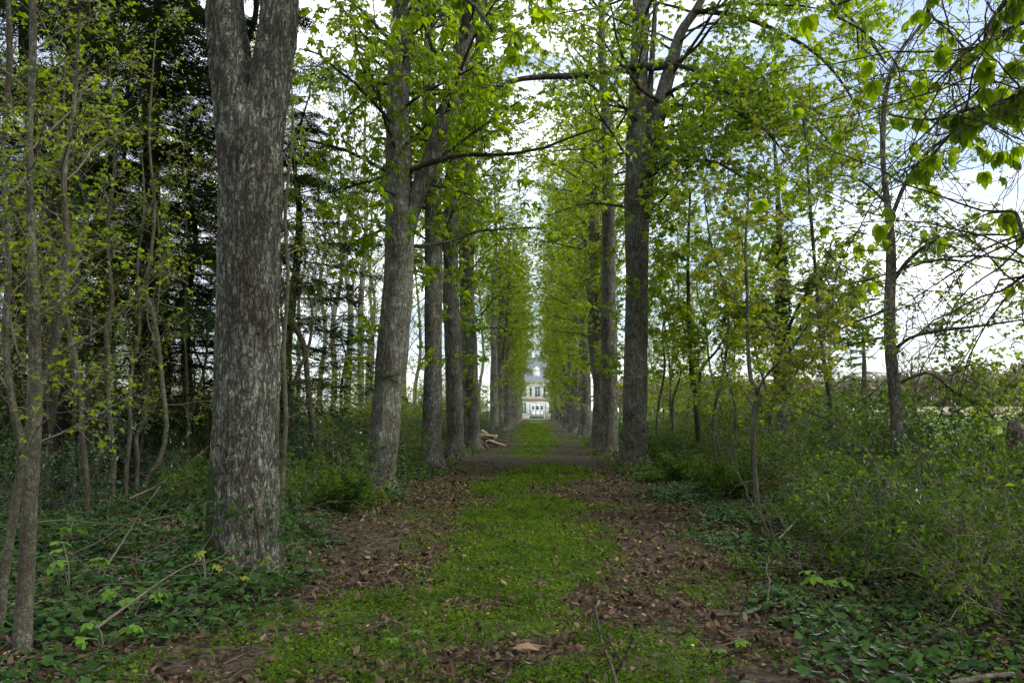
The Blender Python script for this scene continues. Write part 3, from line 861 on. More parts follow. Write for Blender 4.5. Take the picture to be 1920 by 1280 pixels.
root, g, qs, base = px_tree('avenue_tree', 'twin-stemmed chestnut beside the pale log heap on the left', 32.5,
    [[(890, 840, 24), (887, 760, 22), (884, 660, 22), (880, 560, 21), (878, 420, 20), (878, 260, 18), (880, 120, 15), (882, -60, 6)],
     [(880, 838, 20), (876, 760, 17), (872, 640, 16), (868, 520, 15), (866, 380, 14), (868, 220, 12), (870, 60, 6)]],
    51, M_BARK2, 24, 120, 0.006)
rg = random.Random(55); rng = np.random.default_rng(55)
tw, an = Geo(), []
crown_from(tw, an, qs[0], rg, 5.0, 19.0, 30, (1.6, 3.6))
crown_from(tw, an, qs[1], rg, 5.0, 15.0, 12, (1.6, 3.0))
epicormic(tw, an, qs[0], rg, 1.5, 12, 44)
finish_tree(root, g, M_BARK2, tw, an, M_LEAF, 0.115, rng)

# first on the right: two stems, long limb arching over the path
root, g, qs, base = px_tree('avenue_tree', 'big two-stemmed chestnut at the right of the path with limb arching overhead', 22.6,
    [[(1188, 872, 50), (1190, 800, 46), (1192, 700, 45), (1194, 580, 45), (1195, 460, 45), (1194, 380, 47), (1194, 300, 44), (1196, 200, 38), (1199, 100, 34), (1202, 0, 32), (1204, -140, 26), (1206, -320, 10)],
     [(1199, 400, 34), (1214, 310, 34), (1228, 240, 32), (1240, 190, 30), (1258, 125, 26), (1278, 60, 20), (1310, 10, 16), (1340, -60, 12), (1370, -180, 5)],
     [(1206, 330, 16), (1213, 260, 15), (1217, 200, 13), (1222, 120, 11), (1228, 20, 9), (1230, -90, 4)]],
    61, M_BARK2, 44, 220, 0.010)
def limb_px(root, base, rows, D0, D1, name='limb', mat=M_LIMB, sides=10):
    pts = []
    for i, (x, y, w) in enumerate(rows):
        D = D0 + (D1 - D0) * i / (len(rows) - 1)
        p = P(x, y, D) - base
        pts.append((*p, w * .5 * D / FPX))
    q = spline(pts, len(rows) * 6)
    gg = Geo(); gg.tube(q[:, :3], q[:, 3], sides)
    link(name, gg.mesh(name, mat, True), root)
    return q
rg = random.Random(66); rng = np.random.default_rng(66)
tw, an = Geo(), []
def side_growth(tw, an, q, rg, n, Lr, prm=DROOPY, t0=0.15, r=0.012, el=(-20, 35)):
    for k in range(n):
        t = t0 + (1 - t0) * (k + rg.random()) / n
        i = min(int(t * (len(q) - 1)), len(q) - 2)
        d = q[i + 1, :3] - q[i, :3]; az0 = math.atan2(d[1], d[0])
        az = az0 + rg.choice((-1, 1)) * rg.uniform(.5, 1.4); e = R(rg.uniform(*el))
        grow(tw, an, tuple(q[i, :3]), (math.cos(az) * math.cos(e), math.sin(az) * math.cos(e), math.sin(e)), rg.uniform(*Lr), min(r, q[i, 3] * .8), 0, rg, prm)
q = limb_px(root, base, [(1262, 118, 17), (1235, 125, 16), (1190, 126, 15), (1150, 133, 14), (1110, 141, 13), (1060, 143, 12), (1010, 145, 11), (970, 150, 10), (935, 164, 9), (905, 178, 7), (880, 200, 4)], 22.6, 21.0)
side_growth(tw, an, q, rg, 12, (0.8, 1.8), EPIC, 0.2)
side_growth(tw, an, q, rg, 5, (1.0, 2.0), DROOPY, 0.7)
for rows in ([(1222, 330, 9), (1250, 306, 9), (1290, 302, 8), (1340, 304, 6), (1390, 330, 4)],
             [(1230, 235, 10), (1270, 200, 10), (1320, 203, 9), (1370, 208, 8), (1430, 240, 6), (1480, 300, 3)],
             [(1245, 180, 9), (1285, 160, 8), (1340, 165, 7), (1400, 190, 6), (1470, 230, 3)],
             [(1262, 120, 9), (1310, 135, 8), (1370, 165, 7), (1440, 180, 6), (1520, 230, 4), (1580, 300, 2)],
             [(1300, 20, 11), (1380, 30, 9), (1460, 60, 8), (1540, 110, 6), (1600, 190, 4), (1630, 280, 2)],
             [(1320, -40, 9), (1420, -50, 8), (1520, -20, 7), (1600, 40, 5), (1660, 120, 3)]):
    q = limb_px(root, base, rows, 22.5, 21.5 - rg.random() * 3)
    side_growth(tw, an, q, rg, 9, (1.2, 2.6), DROOPY, 0.15, 0.014)
crown_from(tw, an, qs[0], rg, 7.0, 17.0, 26, (2.0, 4.2))
crown_from(tw, an, qs[1], rg, 8.5, 16.5, 26, (2.4, 5.0), CHESTNUT, (-5, 40), (0.0, .7))
epicormic(tw, an, qs[0], rg, 2.5, 9, 26)
finish_tree(root, g, M_BARK2, tw, an, M_LEAF, 0.115, rng)
R1, R1b = root, base
# ivy in the fork of that tree
def ivy_on(root, q, z0, z1, n, rng, size=0.07, side=None, name='ivy'):
    zz = rng.uniform(z0, z1, n); i = np.argmin(np.abs(q[:, 2][None, :] - zz[:, None]), 1)
    az = rng.uniform(0, 6.28, n) if side is None else side + rng.normal(0, 1.0, n)
    r_ = q[i, 3] * 1.08 + rng.uniform(0, .06, n)
    pos = q[i, :3] + np.stack([np.cos(az) * r_, np.sin(az) * r_, zz - q[i, 2]], 1)
    gg = Geo(); gg.add(*scatter(T_IVY, pos, az + rng.normal(0, .5, n), rng.normal(0.9, .4, n), rng.normal(0, .4, n), rng.uniform(.6, 1.2, n) * size))
    link(name, gg.mesh(name, M_IVY), root, kind='stuff')
ivy_on(R1, qs[1], 7.2, 9.9, 900, rng, 0.09)
ivy_on(R1, qs[0], 0, 1.6, 300, rng, 0.07)

# repeating avenue trees: four models, copied along both rows
def avenue_variant(seed, twin, bare=False):
    rg = random.Random(seed); rng = np.random.default_rng(seed)
    g, tw, an = Geo(), Geo(), []
    H = rg.uniform(19, 22)
    lean = rg.uniform(-.4, .4)
    rows = [(0, 0, 0, .34)]
    for k in range(1, 8):
        t = k / 7
        rows.append((lean * t + rg.gauss(0, .09), rg.gauss(0, .09), H * t, .32 * (1 - t) ** .75 + .02))
    qs = [stem_geo(g, rows, 90, 20, 0.008, (0.7, .28, 5), seed)]
    if twin:
        i = 22; s = qs[0][i]; sg = rg.choice((-1, 1))
        rows = [(s[0], s[1], s[2] - .8, .16), (s[0] + sg * .22, s[1], s[2] + .4, .17)]
        for k in range(1, 6):
            t = k / 5
            rows.append((s[0] + sg * (.3 + .9 * t), s[1] + rg.gauss(0, .2), s[2] + .4 + t * (H * .85 - s[2]), .16 * (1 - t) ** .8 + .015))
        qs.append(stem_geo(g, rows, 60, 14, 0.006, None, seed + 5))
    if not bare: crown_from(tw, an, qs[0], rg, 3.6, 9.0, 12, (1.2, 2.3), CHESTNUT, (0, 50))
    crown_from(tw, an, qs[0], rg, 8.5, H * .97, 33, (2.0, 3.9), CHESTNUT, (5, 50))
    if twin: crown_from(tw, an, qs[1], rg, 7.0, H * .84, 14, (1.5, 2.8), CHESTNUT, (10, 55))
    epicormic(tw, an, qs[0], rg, 1.6, 12, 12 if bare else 40, (.7, 1.7))
    gl = leaves_geo(an, T_PALM3, 0.14, rng, 1, hang=0.15)
    return g.mesh('trunk', M_BARK2, True), tw.mesh('branches', M_LIMB, True), gl.mesh('crown', M_LEAFF)
VAR = [avenue_variant(101 + k * 7, k % 2 == 0) for k in range(3)] + [avenue_variant(131, False, True), avenue_variant(138, True, True)]
def avenue_copy(v, x, y, rz, sc, label, group=GR):
    o = link('avenue_tree', None, loc=(x, y, gz1(x, y) - .05), rz=rz, cat='tree', label=label, group=group)
    o.scale = (sc, sc, sc)
    link('trunk', VAR[v][0], o); link('branches', VAR[v][1], o); link('crown', VAR[v][2], o, kind='stuff')
    return o
rg = random.Random(5)
near_r = ['second chestnut on the right, its slim stems rising behind the two-stemmed one', 'third chestnut on the right of the path, in the leafy row']
y = 28.6; k = 0
while y < 136:
    lab = near_r[k] if k < 2 else 'slim leafy chestnut, ' + ORD[k + 1] + ' from the front in the row right of the path'
    avenue_copy((3, 0, 4, 1, 2)[k % 5], 2.9 + rg.gauss(0, .22), y, rg.uniform(0, 6.28), rg.uniform(.86, 1.06), lab, GR if k < 2 else 'receding right row of chestnuts')
    y += rg.uniform(4.6, 5.6); k += 1
y = 58.0; k = 0
while y < 136:
    avenue_copy((3, 4, 1)[k % 3], -2.85 + rg.gauss(0, .13), y, rg.uniform(0, 6.28), rg.uniform(.92, 1.06), 'slim leafy chestnut, ' + ORD[k] + ' past the log heap in the row left of the path', 'receding left row of chestnuts')
    y += rg.uniform(4.9, 6.2); k += 1

# chestnut standing beside the photographer (trunk outside the frame): its boughs hang in at the upper right
b0 = np.array([4.6, 1.2, gz1(4.6, 1.2) - .05])
root = link('overhanging_chestnut', None, loc=b0, cat='tree', label='dark drooping chestnut boughs with big fresh leaves hanging in at the upper right', group=None)
g = Geo()
q0 = stem_geo(g, [(0, 0, 0, .36), (0, 0, 2, .31), (.05, 0, 4, .29), (0, .1, 6, .26), (-.1, .2, 9, .18), (-.1, .3, 13, .03)], 90, 28, .01, (.4, .25, 5), 71)
link('trunk', g.mesh('trunk', M_BARK2, True), root)
rg = random.Random(77); rng = np.random.default_rng(77)
leafm = []
for s in range(5):
    v, t = palmate(5, R(38), 0.78, 0.8 + .15 * s, 0.35, True, 500 + s)
    leafm.append(raw_mesh('leaf', v, t, M_LEAF, True))
n_leaf = 0
tw2, an2 = Geo(), []
HANG = {'rmin': 0.0022, 'levels': [
    {'seg': 8, 'wander': 0.16, 'up': -0.04, 'sides': 4, 'tip': 0.35, 'kids': 5, 't0': 0.15},
    {'seg': 6, 'wander': 0.22, 'up': -0.03, 'sides': 3, 'ratio': 0.5, 'rr': 0.6, 'ang': (30, 75), 'kids': 2, 't0': 0.3},
    {'seg': 4, 'wander': 0.25, 'up': 0.0, 'sides': 3, 'len': 0.3, 'rr': 0.7, 'ang': (30, 70), 'leaf': .2, 'leaf0': 4}]}
def on_q(z):
    return q0[int(np.argmin(np.abs(q0[:, 2] - z))), :3] + b0
for rows, D0, D1, nl in (
        ([(2000, 110), (1925, 165), (1860, 205), (1790, 245), (1740, 300), (1700, 330)], 3.6, 4.6, 46),
        ([(1990, 150), (1900, 190), (1820, 205), (1740, 225), (1665, 215)], 3.7, 4.4, 42),
        ([(2000, -60), (1900, -10), (1850, 60), (1850, 130), (1840, 200)], 3.4, 3.9, 36),
        ([(1990, -90), (1820, -60), (1740, 10), (1780, 60), (1830, 110)], 4.2, 5.4, 26),
        ([(2000, -120), (1780, -100), (1640, -20), (1560, 20), (1620, 60), (1680, 120), (1690, 190)], 5.0, 6.5, 40),
        ([(2010, 330), (1930, 440), (1905, 400), (1880, 395)], 3.6, 3.9, 7),
        ([(2010, 420), (1950, 500), (1915, 520), (1895, 535)], 3.4, 3.6, 7),
        ([(2000, 30), (1930, 40), (1880, 60), (1820, 95), (1760, 150), (1720, 190)], 3.8, 5.6, 40)):
    st = on_q(4.4 + 1.5 * rg.random())
    pts = [st - b0]
    e = P(rows[0][0], rows[0][1], D0) - b0
    pts.append((pts[0] + e) / 2 + np.array([0, 0, .5]))
    for i, (x, y_) in enumerate(rows):
        pts.append(P(x, y_, D0 + (D1 - D0) * i / (len(rows) - 1)) - b0)
    n = len(pts)
    rr = np.linspace(0.045, 0.007, n); rr[2:] = np.linspace(0.016, 0.0045, n - 2)
    q = spline(np.column_stack([np.array(pts), rr]), n * 7)
    gg = Geo(); gg.tube(q[:, :3], q[:, 3], 7)
    # twiggy side shoots on this bough
    i0 = 14; anl = []
    for k in range(9):
        i = int(rg.uniform(i0, len(q) - 2))
        az = rg.uniform(0, 6.28); e_ = R(rg.uniform(-35, 30))
        grow(gg, anl, tuple(q[i, :3]), (math.cos(az) * math.cos(e_), math.sin(az) * math.cos(e_), math.sin(e_)), rg.uniform(.5, 1.3), .006, 0, rg, HANG)
    lb = link('limb', gg.mesh('limb', M_LIMB, True), root)
    rg.shuffle(anl)
    for j in range(nl):
        if j < nl // 2 or not anl:
            i = int(rg.uniform(i0 + 4, len(q) - 1)); p = q[i, :3]; az = rg.uniform(0, 6.28)
        else:
            a = anl[j % len(anl)]; p = a[:3]; az = a[3]
        lf = link('leaf', leafm[rg.randrange(5)], lb, loc=p)
        s = rg.uniform(.040, .076); lf.scale = (s, s, s)
        lf.rotation_euler = (rg.gauss(0, .35), R(rg.uniform(20, 75)), az)
crown_from(tw2, an2, q0, rg, 8.0, 12.5, 8, (2.0, 3.5))
link('branches', tw2.mesh('branches', M_LIMB, True), root)
gl = leaves_geo(an2, T_PALM, 0.17, rng, 1); link('crown', gl.mesh('crown', M_LEAF), root, kind='stuff')

# ------------------------------------------------------------------ conifers of the left wood
def conifer_variant(seed, H, r0, z_low):
    rg = random.Random(seed); rng = np.random.default_rng(seed)
    g, tw = Geo(), Geo(); an = []
    rows = [(rg.gauss(0, .05) * k, rg.gauss(0, .05) * k, H * k / 6, r0 * (1 - k / 6.15) ** .8 + .01) for k in range(7)]
    q = stem_geo(g, rows, 90, 16, .008, (.4, .25, 5), seed)
    z = 1.2; az = 0
    while z < H * .97:
        i = int(np.argmin(np.abs(q[:, 2] - z)))
        t = z / H
        L_ = (0.6 + 3.6 * (1 - t) ** .8) * rg.uniform(.65, 1.15)
        az += 2.4 + rg.gauss(0, .3)
        el = R(rg.uniform(-12, 14))
        d = [math.cos(az) * math.cos(el), math.sin(az) * math.cos(el), math.sin(el)]
        p = q[i, :3].copy(); n = 7; pts = [p.copy()]
        for k in range(n):
            d[2] += -.045 + rg.gauss(0, .05); d[0] += rg.gauss(0, .06); d[1] += rg.gauss(0, .06)
            p = p + np.array(d) * L_ / n; pts.append(p.copy())
        tw.tube(pts, np.linspace(.03, .006, n + 1), 3, False)
        live = z > z_low or rg.random() < .25
        for k in range(1, n + 1):
            for s in (-1, 1):
                a2 = az + s * rg.uniform(.6, 1.2)
                l2 = L_ * .30 * (1.15 - k / (n + 1)) + .12
                e2 = rg.uniform(-.35, .1)
                dd = np.array([math.cos(a2) * math.cos(e2), math.sin(a2) * math.cos(e2), math.sin(e2)])
                tw.tube([pts[k], pts[k] + dd * l2 * .5 + (0, 0, .01), pts[k] + dd * l2], [.008, .006, .003], 3, False)
                if live:
                    for u in np.arange(.15, 1.01, .42):
                        for w in (-.5, .5):
                            an.append((*(pts[k] + dd * l2 * u), a2 + w))
            if live: an.append((*pts[k], az))
        z += rg.uniform(.14, .30) if z > z_low else rg.uniform(.25, .5)
    A = np.array(an); n = len(A)
    gl = Geo(); gl.add(*scatter(T_SPRAY, A[:, :3], A[:, 3] + rng.normal(0, .3, n), rng.normal(.15, .25, n), rng.normal(0, .3, n), rng.uniform(.22, .46, n)))
    return g.mesh('trunk', M_CONB, True), tw.mesh('branches', M_CONB, True), gl.mesh('crown', M_NEEDLE)
CON = [conifer_variant(301, 15, .27, 3.2), conifer_variant(302, 17, .30, 4.2), conifer_variant(303, 12, .2, 1.6)]
def copy3(data, name, x, y, rz, sc, label, group, cat='tree', scz=None):
    o = link(name, None, loc=(x, y, gz1(x, y) - .05), rz=rz, cat=cat, label=label, group=group)
    o.scale = (sc, sc, scz or sc)
    for n, d in zip(('trunk', 'branches', 'crown'), data):
        if d: link(n, d, o, kind='stuff' if n == 'crown' else None)
    return o
GC = 'dark conifers in the left wood'
def at(px, D):
    return P(px, 770, D)[0]
for k, (px, D, v, rz, sc, lab) in enumerate((
        (268, 17.5, 1, .3, 1.0, 'thick dark conifer trunk behind the thin wavy saplings'),
        (300, 20.0, 0, 2.2, 1.0, 'slimmer dark conifer just right of the thick one'),
        (92, 14.0, 0, 4.0, 1.1, 'dark conifer behind the leaning sapling clump at far left'),
        (440, 19.0, 2, 1.0, 1.2, 'dark drooping conifer showing both sides of the forked trunk'),
        (540, 24.0, 2, 3.0, 1.0, 'dark low-branched conifer between the first two trunks'),
        (20, 19.0, 1, 5.0, 1.0, 'dark conifer at the left edge of the picture, deep in the wood'),
        (180, 23.0, 2, 0.5, 1.3, 'bushy dark conifer deep between the two thick conifers'),
                (200, 17.0, 2, 2.2, .75, 'small low-branched dark conifer between the two thick conifer trunks'),
        (345, 21.0, 2, 5.2, .8, 'small dark conifer just left of the forked trunk'),
        (60, 22.0, 2, 1.2, 1.0, 'bushy dark conifer behind the nearest saplings'),
        (640, 40.0, 2, 4.4, .55, 'low dark yew under the pale poplars'),
        )):
    copy3(CON[v], 'conifer', at(px, D), D, rz, sc, lab, GC)

# pale poplars on the far left, bare or barely in leaf
def poplar_variant(seed):
    rg = random.Random(seed); rng = np.random.default_rng(seed)
    g, tw, an = Geo(), Geo(), []
    H = rg.uniform(21, 25)
    rows = [(rg.gauss(0, .08) * k, rg.gauss(0, .08) * k, H * k / 6, .22 * (1 - k / 6.2) ** .8 + .012) for k in range(7)]
    q = stem_geo(g, rows, 60, 12, 0, (.3, .3, 5), seed)
    prm = {'rmin': .006, 'levels': [{'seg': 7, 'wander': .1, 'up': .09, 'sides': 4, 'kids': 6, 't0': .2},
                                    {'seg': 5, 'wander': .14, 'up': .06, 'sides': 3, 'ratio': .45, 'rr': .5, 'ang': (25, 50), 'kids': 4, 't0': .2, 'leaf': .12},
                                    {'seg': 3, 'wander': .2, 'up': .03, 'sides': 3, 'len': .6, 'rr': .6, 'ang': (25, 60), 'leaf': .35}]}
    crown_from(tw, an, q, rg, 5, H * .96, 34, (1.8, 4.2), prm, (25, 55))
    return g.mesh('trunk', M_PALE, True), tw.mesh('branches', M_TWIGP, True), leaves_geo(an, T_TRI, .10, rng).mesh('crown', M_LEAFY)
POP = [poplar_variant(401), poplar_variant(402), poplar_variant(403)]
rg = random.Random(9)
pops = [(650, 44, 'pale straight poplar trunk between the first two chestnuts'), (678, 50, 'second pale poplar, slimmer, right of the straightest one'),
        (622, 52, 'thin grey poplar left of the pale straight poplar'), (690, 62, 'thin pale poplar close behind the leaning chestnut')]
for k, (px, D, lab) in enumerate(pops):
    copy3(POP[k % 3], 'poplar', at(px, D), D, rg.uniform(0, 6), rg.uniform(.9, 1.1), lab, 'pale poplars behind the left wood')
for k, (px, D) in enumerate(((600, 60), (560, 66), (700, 70), (780, 72), (500, 58), (760, 60), (340, 60), (120, 62), (845, 80), (900, 95))):
    copy3(POP[k % 3], 'poplar', at(px, D), D, rg.uniform(0, 6), rg.uniform(.85, 1.1), 'pale thin background poplar glimpsed through the left wood', 'far pale poplars')

# ------------------------------------------------------------------ saplings
def sapling(label, D, stems, seed, leafmat=M_LEAFY, bark=M_SAP, n_br=14, Lr=(.6, 1.5), z0=1.2, leafsize=.075, tpl=T_TRI, prm=SAPB, twigmat=None, group=None,
            per=1, name='sapling', elev=(10, 55), extra=(), sides=12, zmax=99):
    b = P(stems[0][0][0], stems[0][0][1], D)
    base = np.array([b[0], D, gz1(b[0], D) - .04])
    root = link(name, None, loc=base, cat='tree' if name != 'sapling' else 'sapling', label=label, group=group)
    rg = random.Random(seed); rng = np.random.default_rng(seed)
    g, tw, an = Geo(), Geo(), []; qs = []
    for k, st in enumerate(stems):
        rows = px_path(st, D, rg.uniform(-.25, .25)); rows[:, :3] -= base
        if k == 0 or st[0][1] > 770: rows[0, 2] = min(rows[0, 2], 0)
        qs.append(stem_geo(g, rows, 14 * len(st), sides, 0.002, (.3, .1, 4) if k == 0 else None, seed + k, .1))
    for q in qs:
        n = max(3, int(n_br * (q[-1, 2] - q[0, 2]) / max(.5, qs[0][-1, 2])))
        crown_from(tw, an, q, rg, max(z0, q[0, 2]), min(zmax, q[-1, 2]), n, Lr, prm, elev, r0=.012)
    for rows, D1 in extra:
        q = limb_px(root, base, rows, D, D1, sides=7)
        side_growth(tw, an, q, rg, 9, (.5, 1.3), prm, .15, .006, (-15, 40))
    finish_tree(root, g, bark, tw, an, leafmat, leafsize, rng, tpl, per, twigmat=twigmat or M_TWIGP, tilt=.5)
    return root, qs, base
GS = 'slender saplings in the left wood'
sapling('mossy grey sapling with forked stem standing nearest at the left edge', 5.0,
        [[(40, 1232, 32), (48, 1100, 28), (56, 950, 27), (62, 820, 27), (66, 700, 24), (64, 560, 19), (58, 420, 15), (56, 250, 12), (62, 80, 14), (60, -120, 10), (70, -300, 4)],
         [(62, 760, 18), (82, 700, 17), (104, 640, 15), (113, 560, 14), (125, 460, 12), (120, 330, 10), (140, 180, 8), (150, 20, 4)]], 601, group=GS, n_br=13, Lr=(.4, 1.2), leafsize=.030)
sapling('second grey stem crossing the nearest sapling at the left edge', 5.3,
        [[(-4, 1225, 22), (8, 1080, 19), (30, 940, 18), (42, 850, 18), (24, 760, 13), (10, 640, 12), (16, 480, 11), (6, 300, 9), (18, 100, 11), (10, -100, 5)]], 602, group=GS, n_br=12, Lr=(.4, 1.1), leafsize=.030)
for k, (st, D, lab) in enumerate((
        ([(164, 985, 10), (163, 900, 9), (155, 820, 9), (150, 740, 8), (142, 670, 8), (125, 580, 7), (130, 440, 6), (118, 300, 5), (122, 120, 3)], 10.4, 'thin bent sapling left of the pale straight one'),
        ([(166, 900, 13), (170, 830, 12), (168, 740, 12), (164, 660, 11), (158, 560, 10), (162, 420, 9), (150, 280, 8), (156, 120, 6), (150, -40, 3)], 15.0, 'pale straight sapling leaning slightly left'),
        ([(206, 965, 14), (210, 900, 14), (212, 850, 12), (204, 760, 10), (205, 690, 9), (200, 620, 9), (210, 560, 8), (202, 440, 7), (215, 300, 6), (205, 120, 3)], 12.0, 'grey sapling with a crooked swollen bend'),
        ([(236, 940, 8), (238, 870, 8), (245, 800, 8), (243, 750, 8), (250, 680, 7), (262, 610, 7), (258, 500, 6), (270, 380, 5), (262, 240, 3)], 13.0, 'thin wavy sapling in front of the thick conifer trunk'),
        ([(254, 938, 8), (258, 860, 8), (256, 820, 8), (272, 780, 7), (280, 700, 6), (288, 640, 5), (300, 520, 4), (296, 400, 3)], 13.2, 'thin zigzag sapling crossing the thick conifer trunk'),
        ([(256, 965, 11), (275, 900, 10), (300, 860, 10), (312, 800, 9), (305, 720, 9), (295, 630, 8), (285, 580, 8), (275, 540, 7), (290, 400, 6), (280, 250, 5), (292, 60, 3)], 11.5, 'curving pale sapling arching up from dead twigs'),
        ([(350, 905, 7), (352, 800, 6), (350, 700, 6), (346, 600, 5), (352, 470, 5), (344, 320, 4), (350, 160, 3)], 15.0, 'thin upright pole sapling left of the forked trunk'),
        ([(598, 898, 14), (590, 830, 13), (578, 730, 12), (570, 650, 11), (550, 605, 10), (538, 560, 8), (520, 480, 7), (530, 360, 5), (525, 200, 3)], 18.0, 'pale bent sapling between the first two chestnut trunks'),
        ([(528, 985, 11), (530, 900, 10), (536, 780, 10), (532, 660, 9), (540, 520, 8), (535, 400, 7), (548, 250, 5), (545, 100, 3)], 10.5, 'thin sapling pressed close to the right edge of the forked trunk'),
        ([(90, 930, 10), (96, 820, 9), (88, 700, 9), (100, 560, 8), (90, 420, 7), (104, 260, 5), (96, 80, 3)], 13.5, 'upright thin sapling just right of the nearest one'))):
    sapling(lab, D, [st], 620 + k, group=GS, n_br=9, Lr=(.5, 1.5), z0=1.4, leafsize=.036, sides=8)
# younger copies deeper in the wood
def sapling_variant(seed, H, leafmat, ls=.043, nb=22):
    rg = random.Random(seed); rng = np.random.default_rng(seed)
    g, tw, an = Geo(), Geo(), []
    rows = [(rg.gauss(0, .07) * k, rg.gauss(0, .07) * k, H * k / 6, .04 * (1 - k / 6.3) + .006) for k in range(7)]
    q = stem_geo(g, rows, 40, 7, 0, None, seed)
    crown_from(tw, an, q, rg, 1.0, H * .98, nb, (.6, 1.7), SAPB, (10, 55), r0=.012)
    return g.mesh('trunk', M_SAP, True), tw.mesh('branches', M_TWIGP, True), leaves_geo(an, T_TRI, ls, rng, 1).mesh('crown', leafmat)
SV = [sapling_variant(701, 6.5, M_LEAFY, .036, 18), sapling_variant(702, 8.0, M_LEAFY, .036, 18), sapling_variant(703, 5.0, M_LEAFY, .036, 16), sapling_variant(704, 8.5, M_LEAFF, .085, 26)]
rg = random.Random(12)
for k in range(24):
    D = rg.uniform(12, 32); px = -40 + 30 * k + rg.uniform(-10, 10)
    if (380 < px < 540 and D < 14) or px > 590: continue
    x = at(px, D)
    if x > -4.2: x = -4.2 - rg.random() * 2
    copy3(SV[k % 3], 'sapling', x, D, rg.uniform(0, 6.28), rg.uniform(.8, 1.25), 'thin leafy sapling among the left-hand undergrowth', 'young saplings deep in the left wood', 'sapling')

for k in range(8):
    D = 11 + k * 1.3; px = -30 + (k * 97) % 400
    copy3(SV[k % 3], 'sapling', min(at(px, D), -4.4), D, k * 1.9, rg.uniform(.7, 1.0), 'thin leafy sapling', 'young saplings deep in the left wood', 'sapling')
# right-hand saplings
GSR = 'saplings along the right hedge'
SPARSE = {'rmin': .003, 'levels': [
    {'seg': 8, 'wander': .13, 'up': .02, 'sides': 4, 'tip': .3, 'kids': 6, 't0': .2},
    {'seg': 6, 'wander': .2, 'up': .01, 'sides': 3, 'ratio': .45, 'rr': .5, 'ang': (25, 65), 'kids': 3, 't0': .2, 'leaf': .12},
    {'seg': 4, 'wander': .22, 'up': .0, 'sides': 3, 'len': .45, 'rr': .6, 'ang': (30, 70), 'leaf': .35}]}
sapling('grey lichened young tree with half-bare branches at the right against the sky', 13.2,
        [[(1686, 948, 25), (1684, 860, 22), (1680, 760, 21), (1670, 660, 20), (1668, 570, 20), (1671, 490, 19), (1667, 410, 14), (1658, 330, 11), (1655, 260, 10), (1662, 170, 9), (1690, 95, 8), (1730, 40, 6), (1770, -60, 3)]], 801,
        leafmat=M_LEAFY, bark=M_BARK2, n_br=16, Lr=(1.0, 2.4), z0=3.0, leafsize=.07, prm=SPARSE, twigmat=M_LIMB, group=GSR, name='young_tree', elev=(5, 50), sides=20,
        extra=(([(1676, 525, 8), (1700, 492, 8), (1735, 462, 7), (1780, 445, 6), (1850, 440, 5), (1912, 442, 3)], 12.6),
               ([(1676, 515, 5), (1720, 492, 5), (1790, 488, 4), (1860, 505, 2)], 13.8),
               ([(1676, 655, 7), (1710, 632, 6), (1760, 620, 6), (1830, 612, 5), (1925, 598, 3)], 12.2),
               ([(1672, 405, 8), (1700, 340, 8), (1740, 285, 7), (1800, 240, 6), (1860, 180, 5), (1900, 120, 3)], 12.8),
               ([(1670, 575, 5), (1640, 590, 5), (1590, 610, 4), (1530, 640, 2)], 14.2),
               ([(1666, 630, 4), (1620, 640, 4), (1560, 655, 2)], 13.0),
               ([(1664, 385, 5), (1630, 350, 4), (1590, 330, 3), (1540, 335, 2)], 13.6),
               ([(1682, 720, 5), (1740, 700, 4), (1790, 735, 4), (1850, 770, 3), (1905, 830, 2)], 12.4)))
r_, qs_, b_ = sapling('ivy-clad young tree among the hedge with spreading dark branches', 21.0,
        [[(1466, 858, 22), (1467, 780, 19), (1466, 700, 18), (1466, 640, 18), (1468, 560, 15), (1462, 460, 12), (1458, 360, 9), (1450, 240, 5)]], 811,
        leafmat=M_LEAFY, bark=M_BARK2, n_br=22, Lr=(1.4, 3.0), z0=3.4, leafsize=.11, prm=SAPB, twigmat=M_LIMB, group=GSR, name='young_tree', elev=(5, 50), sides=14,
        extra=(([(1468, 660, 9), (1495, 620, 8), (1530, 590, 7), (1590, 570, 6), (1650, 560, 3)], 20.0),
               ([(1468, 640, 7), (1500, 570, 6), (1540, 520, 5), (1560, 450, 3)], 20.5),
               ([(1466, 655, 6), (1440, 610, 5), (1420, 560, 3)], 21.5)))
ivy_on(r_, qs_[0], 2.0, 6.2, 1300, np.random.default_rng(3), .11)
sapling('slender crooked sapling with bronze young leaves beside the ivy bank', 11.5,
        [[(1424, 980, 12), (1416, 900, 10), (1412, 830, 10), (1416, 765, 11), (1424, 742, 9), (1408, 708, 8), (1402, 640, 7), (1401, 560, 6), (1398, 460, 5), (1404, 360, 3)]], 821,
        leafmat=M_LEAFO, bark=M_SAP, n_br=10, Lr=(.5, 1.4), z0=1.2, leafsize=.085, prm=SPARSE, twigmat=M_TWIG, group=GSR, sides=8,
        extra=(([(1416, 740, 5), (1440, 700, 4), (1480, 660, 3), (1520, 600, 2)], 11.2),))
sapling('dark forked sapling behind the hedge between avenue row and ivy-clad tree', 22.5,
        [[(1312, 882, 13), (1308, 800, 11), (1303, 740, 10), (1296, 680, 9), (1292, 600, 8), (1290, 480, 6), (1294, 360, 4)],
         [(1303, 770, 7), (1311, 720, 7), (1316, 690, 6), (1345, 655, 4), (1370, 610, 3), (1400, 560, 2)]], 831,
        leafmat=M_LEAFF, bark=M_LIMB, n_br=24, Lr=(1.0, 2.4), z0=2.2, leafsize=.12, prm=SAPB, twigmat=M_LIMB, group=GSR, sides=8)
